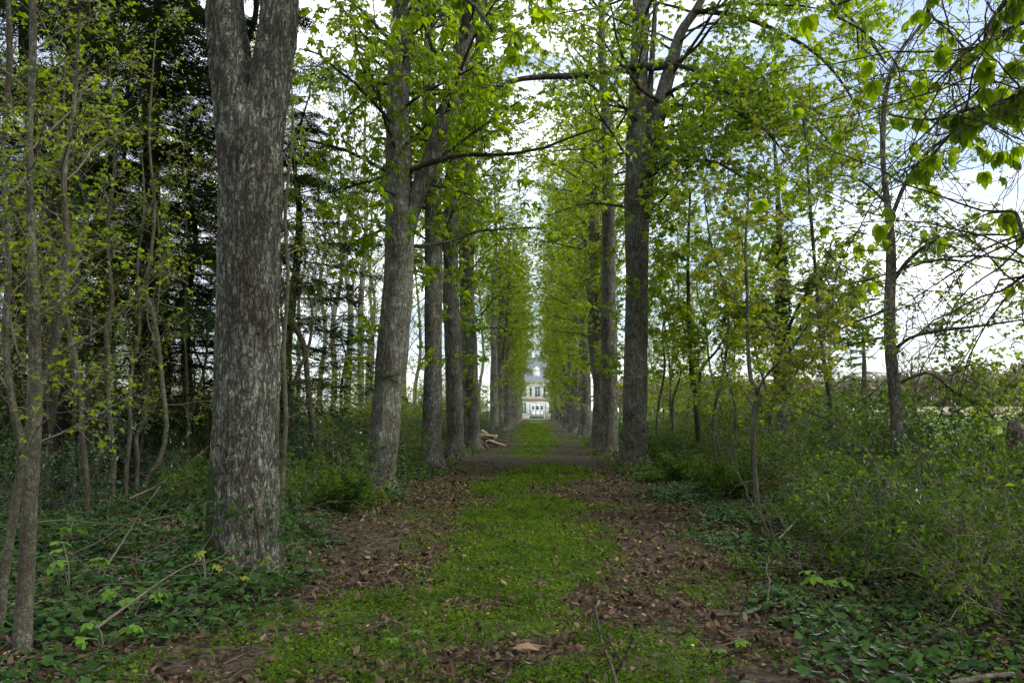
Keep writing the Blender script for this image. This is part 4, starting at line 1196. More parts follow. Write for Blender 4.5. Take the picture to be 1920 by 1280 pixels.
sapling('young tree with bronze-tinted leaves rising behind the crooked sapling', 16.0,
        [[(1560, 860, 10), (1556, 760, 9), (1540, 640, 8), (1530, 520, 7), (1520, 400, 6), (1512, 280, 5), (1500, 180, 3)]], 841,
        leafmat=M_LEAFO, bark=M_LIMB, n_br=18, Lr=(.8, 2.0), z0=3.4, leafsize=.075, prm=SPARSE, twigmat=M_TWIG, group=GSR, sides=8)
for k, (px, D, v, sc) in enumerate(((1440, 24, 3, 1.25), (1490, 30, 3, 1.0), (1340, 19, 3, 1.0), (1260, 34, 3, 1.4), (1232, 26, 1, 1.1), (1255, 30, 3, 1.2), (1350, 27, 1, 1.15), (1385, 32, 3, 1.1), (1420, 36, 1, 1.2), (1290, 38, 3, 1.2), (1240, 45, 1, 1.2), (1330, 48, 3, 1.2), (1225, 60, 3, 1.3), (1265, 24, 2, 1.1), (1375, 22, 2, 1.0))):
    copy3(SV[v], 'sapling', at(px, D), D, k * 1.7, sc, 'slender leafy sapling in the right-hand thicket', 'thicket saplings on the right', 'sapling')

# ------------------------------------------------------------------ shrubs
def shrub_variant(seed, H, Wd, n_st, leafmat, ls, tpl, dens=1.0, twig=M_TWIGP, bare=0):
    rg = random.Random(seed); rng = np.random.default_rng(seed)
    st, an = Geo(), []
    prm = {'rmin': .0025, 'levels': [
        {'seg': 7, 'wander': .16, 'up': -.05, 'sides': 4, 'tip': .35, 'kids': 7 * dens, 't0': .15, 'leaf': .2, 'leaf0': 2},
        {'seg': 5, 'wander': .22, 'up': .0, 'sides': 3, 'ratio': .45, 'rr': .6, 'ang': (30, 75), 'kids': 4, 't0': .15, 'leaf': .5},
        {'seg': 3, 'wander': .25, 'up': .02, 'sides': 3, 'len': .28, 'rr': .7, 'ang': (30, 75), 'leaf': 1.0}]}
    prb = {'rmin': .003, 'levels': [{'seg': 7, 'wander': .2, 'up': -.12, 'sides': 3, 'tip': .4, 'kids': 4, 't0': .2},
                                    {'seg': 5, 'wander': .25, 'up': -.05, 'sides': 3, 'ratio': .5, 'rr': .6, 'ang': (30, 80)}]}
    for k in range(n_st):
        az = k * 2.4 + rg.gauss(0, .3); el = R(rg.uniform(35, 85))
        rr = rg.uniform(0, Wd * .25)
        grow(st, an, (math.cos(az) * rr, math.sin(az) * rr, -.03), (math.cos(az) * math.cos(el), math.sin(az) * math.cos(el), math.sin(el)), H * rg.uniform(.7, 1.2), .012, 0, rg, prm)
    for k in range(bare):
        az = rg.uniform(0, 6.28); el = R(rg.uniform(20, 70))
        grow(st, None, (rg.gauss(0, Wd * .3), rg.gauss(0, Wd * .3), -.03), (math.cos(az) * math.cos(el), math.sin(az) * math.cos(el), math.sin(el)), H * rg.uniform(.8, 1.4), .008, 0, rg, prb)
    return st.mesh('stems', twig, True), leaves_geo(an, tpl, ls, rng, 1 if bare else 2, .04, .6).mesh('foliage', leafmat)
M_STEM = plain_mat('shrub_stem', (.085, .070, .042), (.17, .14, .09), 20, .85, 0)
SH = {'hedge': shrub_variant(901, 2.2, 1.6, 14, M_LEAFS, .090, T_ONE, bare=9, twig=M_STEM),
      'hedge2': shrub_variant(902, 1.7, 1.6, 13, M_LEAFS, .085, T_ONE, bare=10, twig=M_STEM),
      'fresh': shrub_variant(903, 1.2, 1.3, 14, M_LEAFS, .068, T_ONE, bare=10, twig=M_STEM),
      'bramble': shrub_variant(904, 1.0, 1.5, 9, M_LEAFS, .055, T_TRI, .8, bare=16),
      'dark': shrub_variant(905, 1.8, 1.5, 14, M_LEAFD, .06, T_ONE, twig=M_TWIG),
      'tall': shrub_variant(906, 3.2, 2.0, 14, M_LEAFY, .065, T_TRI, bare=4),
      'low': shrub_variant(907, .6, 1.2, 9, M_LEAFS, .045, T_TRI, .8)}
def shrub(v, x, y, sc, label, group, rz=None, name='shrub', scz=None):
    o = link(name, None, loc=(x, y, gz1(x, y) - .03), rz=rz if rz is not None else (x * 3.7 + y * 1.3) % 6.28, cat='shrub', label=label, group=group)
    o.scale = (sc, sc, scz or sc)
    link('stems', SH[v][0], o)
    link('foliage', SH[v][1], o, kind='stuff')
rg = random.Random(15)
# right: the hedge line, then the low tangle in front
for k in range(20):
    D = 9.5 + k * 1.9 + rg.gauss(0, .4)
    shrub('hedge' if k % 3 else 'hedge2', 7.4 + rg.gauss(0, .5) + max(0, (D - 14) * .03), D, rg.uniform(.95, 1.2), 'leafy hedge shrub at the meadow edge, ' + ORD[k] + ' from the front', 'hedge shrubs on the right')
for k in range(16):
    D = 12.0 + k * 2.0 + rg.gauss(0, .4)
    shrub(('hedge2', 'fresh', 'bramble')[k % 3], 5.3 + rg.gauss(0, .5), D, rg.uniform(.75, 1.0), 'green shrub between chestnut row and right hedge, ' + ORD[k] + ' from the front', 'undergrowth shrubs on the right')
for k in range(10):
    D = 24 + k * 3.2
    shrub(('bramble', 'low')[k % 2], 4.0 + rg.gauss(0, .35), D, rg.uniform(.7, 1.0), 'low green shrub at the foot of the right-hand row, ' + ORD[k] + ' from the front', 'low shrubs under the right row')
for px, D, v, sc, lab in ((1640, 8.0, 'fresh', .68, 'fresh-leaved bush in the right foreground, left of centre of the tangle'), (1800, 7.2, 'fresh', .9, 'fresh-leaved bush at the right edge over the ivy'),
                          (1900, 8.6, 'hedge2', .75, 'taller leafy bush below the weathered post'), (1560, 9.6, 'bramble', .9, 'bramble tangle with tan dead canes in the right middle ground'),
                          (1715, 10.6, 'bramble', .75, 'bramble tangle round the foot of the grey young tree'), (1500, 11.8, 'fresh', .85, 'low bush beside the slender crooked sapling'),
                          (1880, 6.0, 'fresh', .7, 'low bush in the lower right corner'), (1350, 14.0, 'low', .9, 'low bush at the right rim of the leaf-strewn path'),
                          (1290, 17.0, 'low', .9, 'low bush near the big two-stemmed chestnut'), (1430, 15.0, 'bramble', .9, 'bramble mound behind the crooked sapling'),
                          (1800, 10.0, 'hedge2', .65, 'leafy bush right of the grey young tree'),
                          (1640, 9.2, 'dark', .55, 'small glossy dark holly in the right tangle'), (1740, 12.5, 'dark', .9, 'dark glossy bush behind the grey young tree'),
                          (1480, 18.0, 'dark', .9, 'dark bush under the ivy-clad young tree'), (1600, 7.4, 'bramble', .75, 'sprawling bramble with bare canes over the ivy in front'),
                          (1850, 12.0, 'tall', .6, 'yellow-green bush left of the weathered post')):
    shrub(v, at(px, D), D, sc, lab, 'bushes in the right foreground')
# left
for px, D, v, sc, lab in ((120, 11.0, 'dark', .85, 'dark glossy holly bush behind the left saplings'), (300, 14.5, 'dark', .7, 'dark glossy bush right of the thick conifer'),
                          (600, 13.2, 'fresh', .9, 'leafy bush between the first and second trunks'), (655, 12.2, 'low', .9, 'bright low plant mound left of the leaning chestnut'),
                          (560, 11.2, 'bramble', .8, 'bramble stems right of the forked trunk'), (585, 16.0, 'bramble', 1.0, 'bramble thicket behind the pale bent sapling'),
                          (640, 19.0, 'hedge2', .75, 'green bush left of the leaning chestnut'), (925, 41.0, 'dark', .85, 'round dark evergreen shrub beside the log heap'),
                          (350, 11.5, 'bramble', .8, 'dead twiggy bramble left of the forked trunk')):
    shrub(v, at(px, D), D, sc, lab, 'bushes of the left wood')
for k in range(10):
    D = 19 + k * 1.0; px = -20 + k * 58
    shrub('dark', min(at(px, D), -4.6), D, rg.uniform(1.3, 1.7), 'tall dark evergreen shrub in the depth of the left wood, ' + ORD[k] + ' from the left', 'tall evergreen shrubs in the left wood')
for k in range(34):
    D = 15 + k * .75 + rg.gauss(0, .5); px = rg.uniform(-80, 800)
    x = min(at(px, D), -4.4)
    shrub(('hedge2', 'dark', 'bramble', 'fresh', 'hedge', 'dark')[k % 6], x, D, rg.uniform(.7, 1.1), 'dim understorey shrub in the left wood', 'understorey shrubs of the left wood')
for k in range(26):
    D = 30 + rg.uniform(0, 14); px = 20 + k * 32
    shrub(('tall', 'hedge', 'dark')[k % 3], min(at(px, D), -4.6), D, rg.uniform(.8, 1.1), 'tall shrub in the thicket closing off the left wood', 'thicket behind the left wood')
for k in range(8):
    D = 44 + k * 6; px = 770 + k * 18
    shrub(('tall', 'hedge')[k % 2], min(at(px, D), -4.8), D, rg.uniform(1.3, 1.7), 'tall leafy shrub filling the gaps behind the left row, ' + ORD[k] + ' from the front', 'tall shrubs behind the left row')
for k in range(12):
    D = 36 + k * 5
    shrub(('bramble', 'low', 'hedge2')[k % 3], -4.3 + rg.gauss(0, .3), D, rg.uniform(.6, .9), 'low shrub at the foot of the far left row, ' + ORD[k] + ' from the front', 'low shrubs under the left row')

# ------------------------------------------------------------------ far side of the meadow
def far_wood():
    rng = np.random.default_rng(8)
    g = Geo(); n = 42000
    x = rng.uniform(30, 420, n); y = 282 + rng.uniform(0, 40, n) + 0.0 * x
    hgt = 8 + 7 * fbm2(x, y * .3, .05, 3, 4) + 6 * sstep(90, 260, x)
    clump = fbm2(x, y, .22, 2, 6)
    z = hgt * (rng.uniform(0, 1, n) ** .6) * (.65 + .6 * clump)
    g.add(*scatter(T_ONE, np.stack([x, y, z + 1.5], 1), rng.uniform(0, 6.28, n), rng.normal(0, .8, n), rng.normal(0, .8, n), rng.uniform(1.2, 3.0, n)))
    m = leaf_mat('hazed_bare_wood', (0.22, 0.185, 0.14), (0.34, 0.31, 0.21), .3, (1.2, 1.1, .9), gloss=0)  # distance haze is put into the colour: paler and greyer than bare twigs
    link('far_wood', g.mesh('far_wood', m), kind='stuff', label='brownish bare wood on the rise beyond the meadow', cat='wood')
far_wood()
# a cedar and a bare tree standing in the meadow
def cedar():
    rg = random.Random(88); rng = np.random.default_rng(88)
    x, y = at(1622, 70), 70.0
    root = link('cedar', None, loc=(x, y, gz1(x, y) - .05), cat='tree', label='grey tiered conifer standing alone in the meadow behind the grey young tree')
    g, tw, an = Geo(), Geo(), []
    q = stem_geo(g, [(0, 0, 0, .35), (0, .1, 3, .28), (.1, 0, 6, .18), (.05, 0, 9.6, .03)], 40, 10, 0, (.3, .3, 5), 88)
    z = 1.5
    while z < 9.3:
        for k in range(5):
            az = rg.uniform(0, 6.28); L_ = (3.4 * (1 - z / 10.5)) * rg.uniform(.7, 1.1)
            p0 = np.array([.06, .02, z]); d = np.array([math.cos(az), math.sin(az), rg.uniform(-.1, .12)])
            pts = [p0 + d * L_ * t + (0, 0, -.25 * t * t) for t in np.linspace(0, 1, 6)]
            tw.tube(pts, np.linspace(.05, .012, 6), 3, False)
            for t in np.linspace(.3, 1, 9):
                pp = p0 + d * L_ * t + (0, 0, -.25 * t * t)
                for s in (-1, 0, 1): an.append((*pp, az + s * .8))
        z += rg.uniform(.55, .8)
    A = np.array(an); n = len(A)
    gl = Geo(); gl.add(*scatter(T_SPRAY, A[:, :3], A[:, 3], rng.normal(0, .2, n), rng.normal(0, .2, n), rng.uniform(.35, .7, n)))
    link('trunk', g.mesh('trunk', M_SAP, True), root); link('branches', tw.mesh('branches', M_SAP, True), root)
    link('crown', gl.mesh('crown', leaf_mat('cedar_needles', (.06, .08, .055), (.11, .13, .085), .2, gloss=0.05)), root, kind='stuff')
cedar()
def bare_tree(px, D, seed, H, label):
    rg = random.Random(seed)
    x = at(px, D)
    root = link('bare_tree', None, loc=(x, D, gz1(x, D) - .05), cat='tree', label=label, group='bare trees in the meadow')
    g, tw = Geo(), Geo()
    q = stem_geo(g, [(0, 0, 0, .32), (.1, 0, H * .3, .25), (0, .1, H * .6, .14), (.1, 0, H, .03)], 30, 10, 0, (.3, .3, 5), seed)
    prm = {'rmin': .012, 'levels': [{'seg': 7, 'wander': .12, 'up': .06, 'sides': 4, 'kids': 7, 't0': .15},
                                    {'seg': 5, 'wander': .16, 'up': .03, 'sides': 3, 'ratio': .5, 'rr': .55, 'ang': (25, 55), 'kids': 5, 't0': .15},
                                    {'seg': 4, 'wander': .2, 'up': .02, 'sides': 3, 'len': 1.0, 'rr': .6, 'ang': (25, 60)}]}
    crown_from(tw, None, q, rg, H * .22, H * .95, 20, (H * .3, H * .5), prm, (20, 60), r0=.06)
    link('trunk', g.mesh('trunk', M_SAP, True), root); link('branches', tw.mesh('branches', M_SAP, True), root)
bare_tree(1712, 85, 41, 7.5, 'small leafless tree just right of the grey young tree, on the skyline')
bare_tree(1560, 95, 42, 11, 'leafless tree left of the tiered conifer, on the skyline')
bare_tree(1475, 110, 43, 12, 'leafless tree far off behind the ivy-clad young tree')
for k in range(9):
    D = 55 + 6 * k; px = 1240 + k * 42
    shrub(('tall', 'hedge')[k % 2], at(px, D), D, rg.uniform(1.0, 1.4), 'distant hedgerow bush across the meadow', 'distant hedgerow across the meadow')

# ------------------------------------------------------------------ ground cover
def in_view(x, y, m=0.6):
    u = (x * math.cos(YAW) + y * math.sin(YAW)) / np.maximum(y * math.cos(YAW) - x * math.sin(YAW), .1)
    return np.abs(u) < 0.667 + m / np.maximum(y, 1)

def ring_points(rng, n, x0, x1, y0, y1, power):
    """points denser near the camera"""
    t = rng.uniform(0, 1, n)
    y = y0 + (y1 - y0) * t ** power
    x = rng.uniform(x0, x1, n)
    k = in_view(x, y)
    return x[k], y[k]

rng = np.random.default_rng(1001)
def cover(name, label, x, y, tpl, size, mat, lift=0.02, tilt=.35, hang=0., zvar=0.03, parent=None, cat=None):
    n = len(x)
    z = gz(x, y) + lift + np.abs(rng.normal(0, 1, n)) * zvar
    g = Geo(); g.add(*scatter(tpl, np.stack([x, y, z], 1), rng.uniform(0, 6.28, n), rng.normal(hang, tilt, n), rng.normal(0, tilt, n), size))
    return link(name, g.mesh(name, mat), parent, kind='stuff', label=label, cat=cat)

# low creeping plants on the path
x, y = ring_points(rng, 460000, -4.4, 4.4, 3.4, 22, 1.9)
m = moss_mask(x, y); cl = sstep(.40, .56, fbm2(x, y, 3.4, 3, 47)) * sstep(13, 5, y) + sstep(5, 13, y)
k = rng.uniform(0, 1, len(x)) < np.clip(m * 1.6 - .08, 0, 1) * (.12 + .88 * cl) + .07 * (fbm2(x, y, 1.6, 2, 48) > .5)
x, y = x[k], y[k]
cover('groundcover', 'low bright green creeping plants spreading along the middle of the path', x, y, T_ONE, (.019 + .0010 * y) * rng.uniform(.6, 1.7, len(x)), M_GRASS, .008, .6, -.25, .026, cat='ground cover')
x, y = ring_points(rng, 60000, -4.4, 4.4, 18, 95, 1.6)
m = moss_mask(x, y); k = rng.uniform(0, 1, len(x)) < np.clip(m * 1.5 - .1, 0, 1) + .02
x, y = x[k], y[k]
cover('far_groundcover', 'bands of low green plants crossing the path farther off', x, y, T_TRI, (.012 + .0011 * y) * rng.uniform(.7, 1.5, len(x)), M_GRASS, .01, .4, 0, .03, cat='ground cover')
# clover-like tufts standing a little taller
x, y = ring_points(rng, 30000, -4.2, 4.2, 3.4, 16, 1.6)
m = moss_mask(x, y); k = rng.uniform(0, 1, len(x)) < np.clip(m * 1.2, 0, .8) + .05
x, y = x[k], y[k]
cover('tufts', 'small leafy tufts dotted over the near path', x, y, T_TRI, rng.uniform(.014, .032, len(x)), M_LEAFS, .03, .4, -.1, .025, cat='ground cover')
# short grass blades between them
x, y = ring_points(rng, 42000, -3.6, 3.6, 3.4, 14, 1.7)
m = moss_mask(x, y); k = rng.uniform(0, 1, len(x)) < np.clip(m * 1.1, 0, .9) * sstep(.42, .6, fbm2(x, y, 1.3, 3, 81)) + .02
x, y = x[k], y[k]
T_BLADE = (np.array([(0, .04, 0), (0, -.04, 0), (.25, .03, .6), (.25, -.03, .6), (.75, 0, .95)], float), np.array([(0, 1, 3), (0, 3, 2), (2, 3, 4)]))
cover('grass_blades', 'short grass blades standing in patches on the near path', x, y, T_BLADE, rng.uniform(.03, .085, len(x)), M_GRASS, .0, .25, 0, .004, cat='grass')
# fallen leaves
x, y = ring_points(rng, 88000, -5.5, 5.5, 3.3, 26, 1.8)
m = moss_mask(x, y); k = rng.uniform(0, 1, len(x)) < np.clip(1.0 - .8 * m, .25, 1) * (.35 + .65 * (fbm2(x, y, 1.1, 3, 55) > .42)) * (1 - sstep(16, 25, y))
x, y = x[k], y[k]
T_DEAD = (np.array([(0, 0, 0), (.35, .24, .10), (.7, .2, -.02), (1, 0, .12), (.7, -.2, .03), (.35, -.24, .12), (.45, 0, -.02)], float),
          np.array([(0, 3, 1), (1, 3, 2), (0, 5, 3), (5, 4, 3)]))
sz = (.020 + .055 * rng.uniform(0, 1, len(x)) ** 1.8) * (1 + .03 * y)
cover('leaf_litter', 'brown fallen leaves strewn over the path edges', x, y, T_DEAD, sz, M_LITTER, .012, .5, 0, .02, cat='leaf litter')
k = rng.uniform(0, 1, len(x)) < .13
cover('pale_leaf_litter', 'paler tan fallen leaves scattered among the brown ones', x[k] + .03, y[k] + .02, T_DEAD, sz[k] * .9, M_LITTERP, .022, .45, 0, .012, cat='leaf litter')
# straw-like bits and twigs among the leaves
tg = Geo(); rg = random.Random(31)
for k in range(1500):
    yy = 3.6 + 11 * rg.random() ** 1.5; xx = rg.uniform(-4, 4)
    a = rg.uniform(0, 6.28); l = rg.uniform(.05, .28); zz = gz1(xx, yy) + .025 if k % 3 == 0 else None
    if zz is None: zz = gz1(xx, yy) + .02
    tg.tube([(xx, yy, zz), (xx + math.cos(a) * l * .5, yy + math.sin(a) * l * .5, zz + rg.uniform(0, .03)), (xx + math.cos(a + .3) * l, yy + math.sin(a + .3) * l, zz + rg.uniform(-.01, .02))], [.003, .0028, .0015], 3, False)
link('twig_litter', tg.mesh('twig_litter', M_TWIGP), kind='stuff', label='thin dry twigs and stalks scattered over the fallen leaves', cat='twigs')
# ivy carpets either side
def ivy_mask(x, y):
    n = fbm2(x, y, .8, 3, 91)
    l = sstep(-2.0, -3.2, x - (n - .5) * 2.4)
    r = sstep(1.7, 2.5, x + (n - .5) * 1.8 + .45 * sstep(8, 4.5, y))
    return np.maximum(l, r)
x, y = ring_points(rng, 125000, -9, 8.5, 3.0, 20, 1.55)
k = rng.uniform(0, 1, len(x)) < ivy_mask(x, y) + .004; x, y = x[k], y[k]
nn = fbm2(x, y, 1.2, 3, 66)
hgt = np.clip((nn - .35) * .55, 0.01, .25)
n = len(x)
g = Geo(); g.add(*scatter(T_IVY, np.stack([x, y, gz(x, y) + .02 + hgt * rng.uniform(.1, 1, n)], 1), rng.uniform(0, 6.28, n), rng.normal(.25, .4, n), rng.normal(0, .4, n), rng.uniform(.035, .08, n) * (1 + .02 * y)))
link('ivy_carpet', g.mesh('ivy_carpet', M_IVY), kind='stuff', label='dark green ivy carpeting the banks either side of the path', cat='ivy')
x, y = ring_points(rng, 55000, -24, 12, 17, 48, 1.4)
k = (rng.uniform(0, 1, len(x)) < ivy_mask(x, y)); x, y = x[k], y[k]
cover('far_undergrowth', 'low green undergrowth carpeting the wood floor farther off', x, y, T_ONE, rng.uniform(.08, .17, len(x)), M_LEAFS, .03, .5, 0, .12, cat='undergrowth')
# brighter herbs poking out of the ivy
x, y = ring_points(rng, 15000, -9, 8.5, 3.2, 16, 1.5)
k = (rng.uniform(0, 1, len(x)) < ivy_mask(x, y) * (fbm2(x, y, .9, 3, 12) > .5)); x, y = x[k], y[k]
cover('herbs', 'fresh green herbs growing up through the ivy', x, y, T_TRI, rng.uniform(.018, .042, len(x)), M_LEAFS, .09, .4, -.1, .08, cat='herbs')
# tiny yellow flowers
M_FLOWER = plain_mat('yellow_petals', (.6, .45, .02), (.75, .6, .04), 5, .6, 0)
fl = Geo()
for k in range(6):
    a0 = k * math.pi / 3
    v, t = leaflet(1, .7, -.2); fl.add(rotz(v, a0), t)
fme = fl.mesh('yellow_flower', M_FLOWER)
for k in range(26):
    xx, yy = rg.uniform(-1.6, 1.6), 4.2 + 6 * rg.random()
    o = link('yellow_flower', fme, GROUND, loc=(xx, yy, gz1(xx, yy) + .045)); o.scale = (.013, .013, .013)
    o.rotation_euler = (rg.gauss(0, .3), rg.gauss(0, .3), rg.uniform(0, 6))
# the largest single fallen leaves nearest the camera
dl = []
for s in range(5):
    r2 = random.Random(40 + s)
    v, t = T_DEAD
    v = v + np.array([[0, 0, r2.uniform(-.12, .2)] for _ in v]) * [[1, 1, 1]]
    dl.append((raw_mesh('fallen_leaf', v, t, M_LITTER, False), raw_mesh('fallen_leaf', v, t, M_LITTERP, False)))
for k in range(260):
    yy = 4.0 + 4.5 * rg.random() ** 1.3; xx = rg.uniform(-2.6, 3.0)
    o = link('fallen_leaf', dl[k % 5][int(rg.random() < .3)], GROUND, loc=(xx, yy, gz1(xx, yy) + .03))
    s = rg.uniform(.05, .10); o.scale = (s, s * rg.uniform(.6, 1), s * 1.4); o.rotation_euler = (rg.gauss(0, .3), rg.gauss(0, .3), rg.uniform(0, 6.28))

# ------------------------------------------------------------------ small things
def stick(name, label, rows, r0, r1, mat, lift=.03, cat='stick', twigs=0, seed=1, group=None):
    """fallen stick through photo pixels lying on the ground"""
    rg = random.Random(seed)
    pts = []
    for (px, py, h) in rows:
        D = FPX * (CAM_H - h) / (py - 770) if py > 775 else 20
        p = P(px, py, D); p = P(px, py, D * 1.0)
        pts.append((p[0], p[1], max(gz1(p[0], p[1]), 0 if h == 0 else -9) + h + lift))
    pts = np.array(pts); b = pts[0].copy()
    q = spline(np.column_stack([pts - b, np.linspace(r0, r1, len(pts))]), len(pts) * 6)
    g = Geo(); g.tube(q[:, :3], q[:, 3], 7)
    for k in range(twigs):
        i = int(rg.uniform(4, len(q) - 2)); az = rg.uniform(0, 6.28)
        grow(g, None, tuple(q[i, :3]), (math.cos(az), math.sin(az), rg.uniform(.0, .5)), rg.uniform(.3, .9), r1 * 1.0, 0, rg, {'rmin': .002, 'levels': [{'seg': 5, 'wander': .2, 'sides': 3}]})
    return link(name, g.mesh(name, mat, True), loc=b, label=label, cat=cat, group=group)
stick('fallen_stick', 'long curved grey stick lying in the leaves, lower right of the path', [(1158, 1282, .0), (1146, 1240, .0), (1132, 1208, .0), (1124, 1178, .0), (1116, 1135, .0)], .010, .006, M_SAP, .05)
stick('fallen_stick', 'short forked grey twig right of the long curved stick', [(1168, 1252, .0), (1172, 1226, .0), (1195, 1192, 0), (1225, 1180, 0)], .009, .005, M_SAP, .04, twigs=2)
stick('fallen_branch', 'brown branch lying at the left rim of the right-hand ivy bank', [(1340, 1152, 0), (1400, 1148, 0), (1440, 1130, 0), (1490, 1108, 0)], .018, .01, M_SAP, .06, twigs=3, cat='branch')
stick('fallen_branch', 'dead branch at the bottom edge of the picture in the right-hand ivy', [(1780, 1280, 0), (1850, 1268, 0), (1900, 1262, 0)], .02, .014, M_SAP, .08, cat='branch')
stick('fallen_branch', 'long pale branch lying in front of the forked trunk', [(350, 1125, 0), (420, 1112, 0), (520, 1112, 0), (600, 1112, 0), (618, 1122, 0)], .010, .005, M_SAP, .08, twigs=2, cat='branch')
for k, (rows, lab) in enumerate((
        ([(40, 1100, 0), (120, 1065, .0), (180, 1040, .1), (260, 990, .3), (340, 960, .5)], 'long pale dead branch slanting up across the left ivy'),
        ([(60, 1110, 0), (160, 1090, .02), (260, 1080, .05), (330, 1060, .15)], 'pale dead branch lying low across the left ivy'),
        ([(200, 1080, 0), (240, 1020, .25), (262, 985, .4), (300, 930, .6)], 'upright dead branch poking out of the left ivy'),
        ([(170, 1200, 0), (250, 1140, .15), (320, 1090, .3), (380, 1060, .4)], 'thin dead branch reaching towards the forked trunk'),
        ([(30, 1010, .3), (120, 1000, .3), (230, 1005, .25), (330, 985, .25)], 'grey dead branch lying across the saplings in the left wood'),
        ([(240, 960, .3), (300, 925, .4), (370, 870, .7), (390, 850, .8)], 'slanting dead branch leaning on the left of the forked trunk'),
        ([(560, 960, .1), (610, 910, .4), (660, 860, .6), (720, 790, 1.0)], 'pale arching twig across the foot of the leaning chestnut'),
        ([(1460, 1010, .2), (1520, 960, .4), (1580, 940, .4), (1610, 980, .2)], 'arching tan cane in the bramble tangle'),
        ([(1570, 930, .3), (1590, 870, .5), (1605, 830, .7), (1610, 800, .8)], 'pale crooked dead stem standing in the right thicket'))):
    stick('dead_branch', lab, rows, .011, .004, M_TWIGP, .05, twigs=5, seed=50 + k, cat='branch', group='dead branches lying in the undergrowth')
# chip of split wood on the path
g = Geo(); b = P(990, 1208, 5.26); b[2] = gz1(b[0], b[1]) + .03
for k in range(7):
    r2 = random.Random(k); yy = (k - 3) * .016
    g.tube([(-.085 + r2.uniform(-.02, .02), yy, r2.uniform(0, .012)), (0, yy + r2.uniform(-.006, .006), .018), (.085 + r2.uniform(-.03, .02), yy, r2.uniform(0, .015))], [.007, .011, .004], 5)
link('wood_chip', g.mesh('wood_chip', plain_mat('split_wood', (.15, .095, .045), (.27, .18, .09), 30, .8, .2), True), loc=b, cat='wood chip', label='splintered yellow-brown chunk of rotten wood lying on the near path')
# bright chestnut seedlings in the left corner and by the forked trunk
def seedling(px, py, label, h, nl, s0, mat, seed, spread=.25):
    rg = random.Random(seed)
    D = FPX * CAM_H / (py - 770); b = P(px, py, D); b[2] = gz1(b[0], b[1])
    root = link('seedling', None, loc=b, cat='seedling', label=label, group='seedlings on the wood floor')
    g = Geo(); tips = []
    for k in range(3):
        az = k * 2.1 + rg.random(); e = (math.cos(az) * spread * rg.uniform(.4, 1), math.sin(az) * spread * rg.uniform(.4, 1), h * rg.uniform(.6, 1))
        p = [np.zeros(3), np.array([e[0] * .3, e[1] * .3, e[2] * .6]), np.array(e)]
        g.tube(p, [.006, .005, .003], 5); tips.append(p)
    link('stem', g.mesh('stem', M_TWIGP, True), root)
    v, t = palmate(5, R(55), .5, .35, .35, True, seed)
    me = raw_mesh('leaf', v, t, mat, True)
    for k in range(nl):
        p = tips[k % 3]; f = rg.uniform(.5, 1); q = p[1] + (p[2] - p[1]) * f
        o = link('leaf', me, root, loc=q); s = s0 * rg.uniform(.6, 1.1); o.scale = (s, s, s)
        o.rotation_euler = (rg.gauss(0, .3), R(rg.uniform(-5, 35)), k * 2.4)
M_SEED = leaf_mat('leaf_seedling', (.09, .19, .02), (.13, .24, .03), .45)
M_YELL = leaf_mat('leaf_yellow_green', (.17, .20, .02), (.25, .27, .035), .45)
seedling(130, 1130, 'bright green seedling with fingered leaves in the lower left corner', .45, 7, .13, M_SEED, 1)
seedling(250, 1160, 'bright green seedling right of the lower left one, nearer the path', .28, 8, .10, M_SEED, 2)
seedling(195, 1215, 'low seedling with yellow-green leaves at the bottom left', .2, 6, .09, M_SEED, 3)
seedling(130, 1035, 'light green seedling behind the others in the left ivy', .3, 6, .10, M_SEED, 4)
seedling(455, 1110, 'yellow-green shoot with small round leaves at the foot of the forked trunk', .32, 12, .055, M_YELL, 5, .3)
seedling(385, 1100, 'yellow-green shoot left of the foot of the forked trunk', .35, 9, .055, M_YELL, 6, .25)
seedling(1560, 1110, 'broad-leaved green seedling in the right-hand ivy', .3, 7, .13, M_SEED, 7)
seedling(1330, 1210, 'small seedling in the brown leaves at the lower right', .12, 6, .07, M_SEED, 8)
seedling(740, 1190, 'small bright seedling among the near ground plants', .08, 6, .07, M_SEED, 9)
# ferns on the right bank
def fern(px, D, label, seed, s):
    rg = random.Random(seed); x = at(px, D)
    root = link('fern', None, loc=(x, D, gz1(x, D)), cat='fern', label=label, group='ferns on the right bank')
    for k in range(6):
        az = k * 1.05 + rg.random() * .4; g = Geo(); pts = []
        for t in np.linspace(0, 1, 12):
            pts.append((math.cos(az) * t * .55 * s, math.sin(az) * t * .55 * s, (.75 * t - .35 * t * t * t) * s))
        g.tube(pts, np.linspace(.005, .002, 12), 3)
        for i in range(2, 12):
            l = .16 * s * math.sin(math.pi * (i / 12) ** .8) + .015
            for sd in (-1, 1):
                v, t = leaflet(l, l * .32, .2); g.add(rotz(v, az + sd * 1.25) + np.array(pts[i]), t)
        link('frond', g.mesh('frond', M_LEAFS), root)
fern(1495, 10.2, 'light green fern at the left of the bramble tangle', 1, .9)
fern(1380, 11.0, 'fern left of the slender crooked sapling', 2, .7)
fern(1610, 8.0, 'fern in front of the bramble tangle', 3, .7)
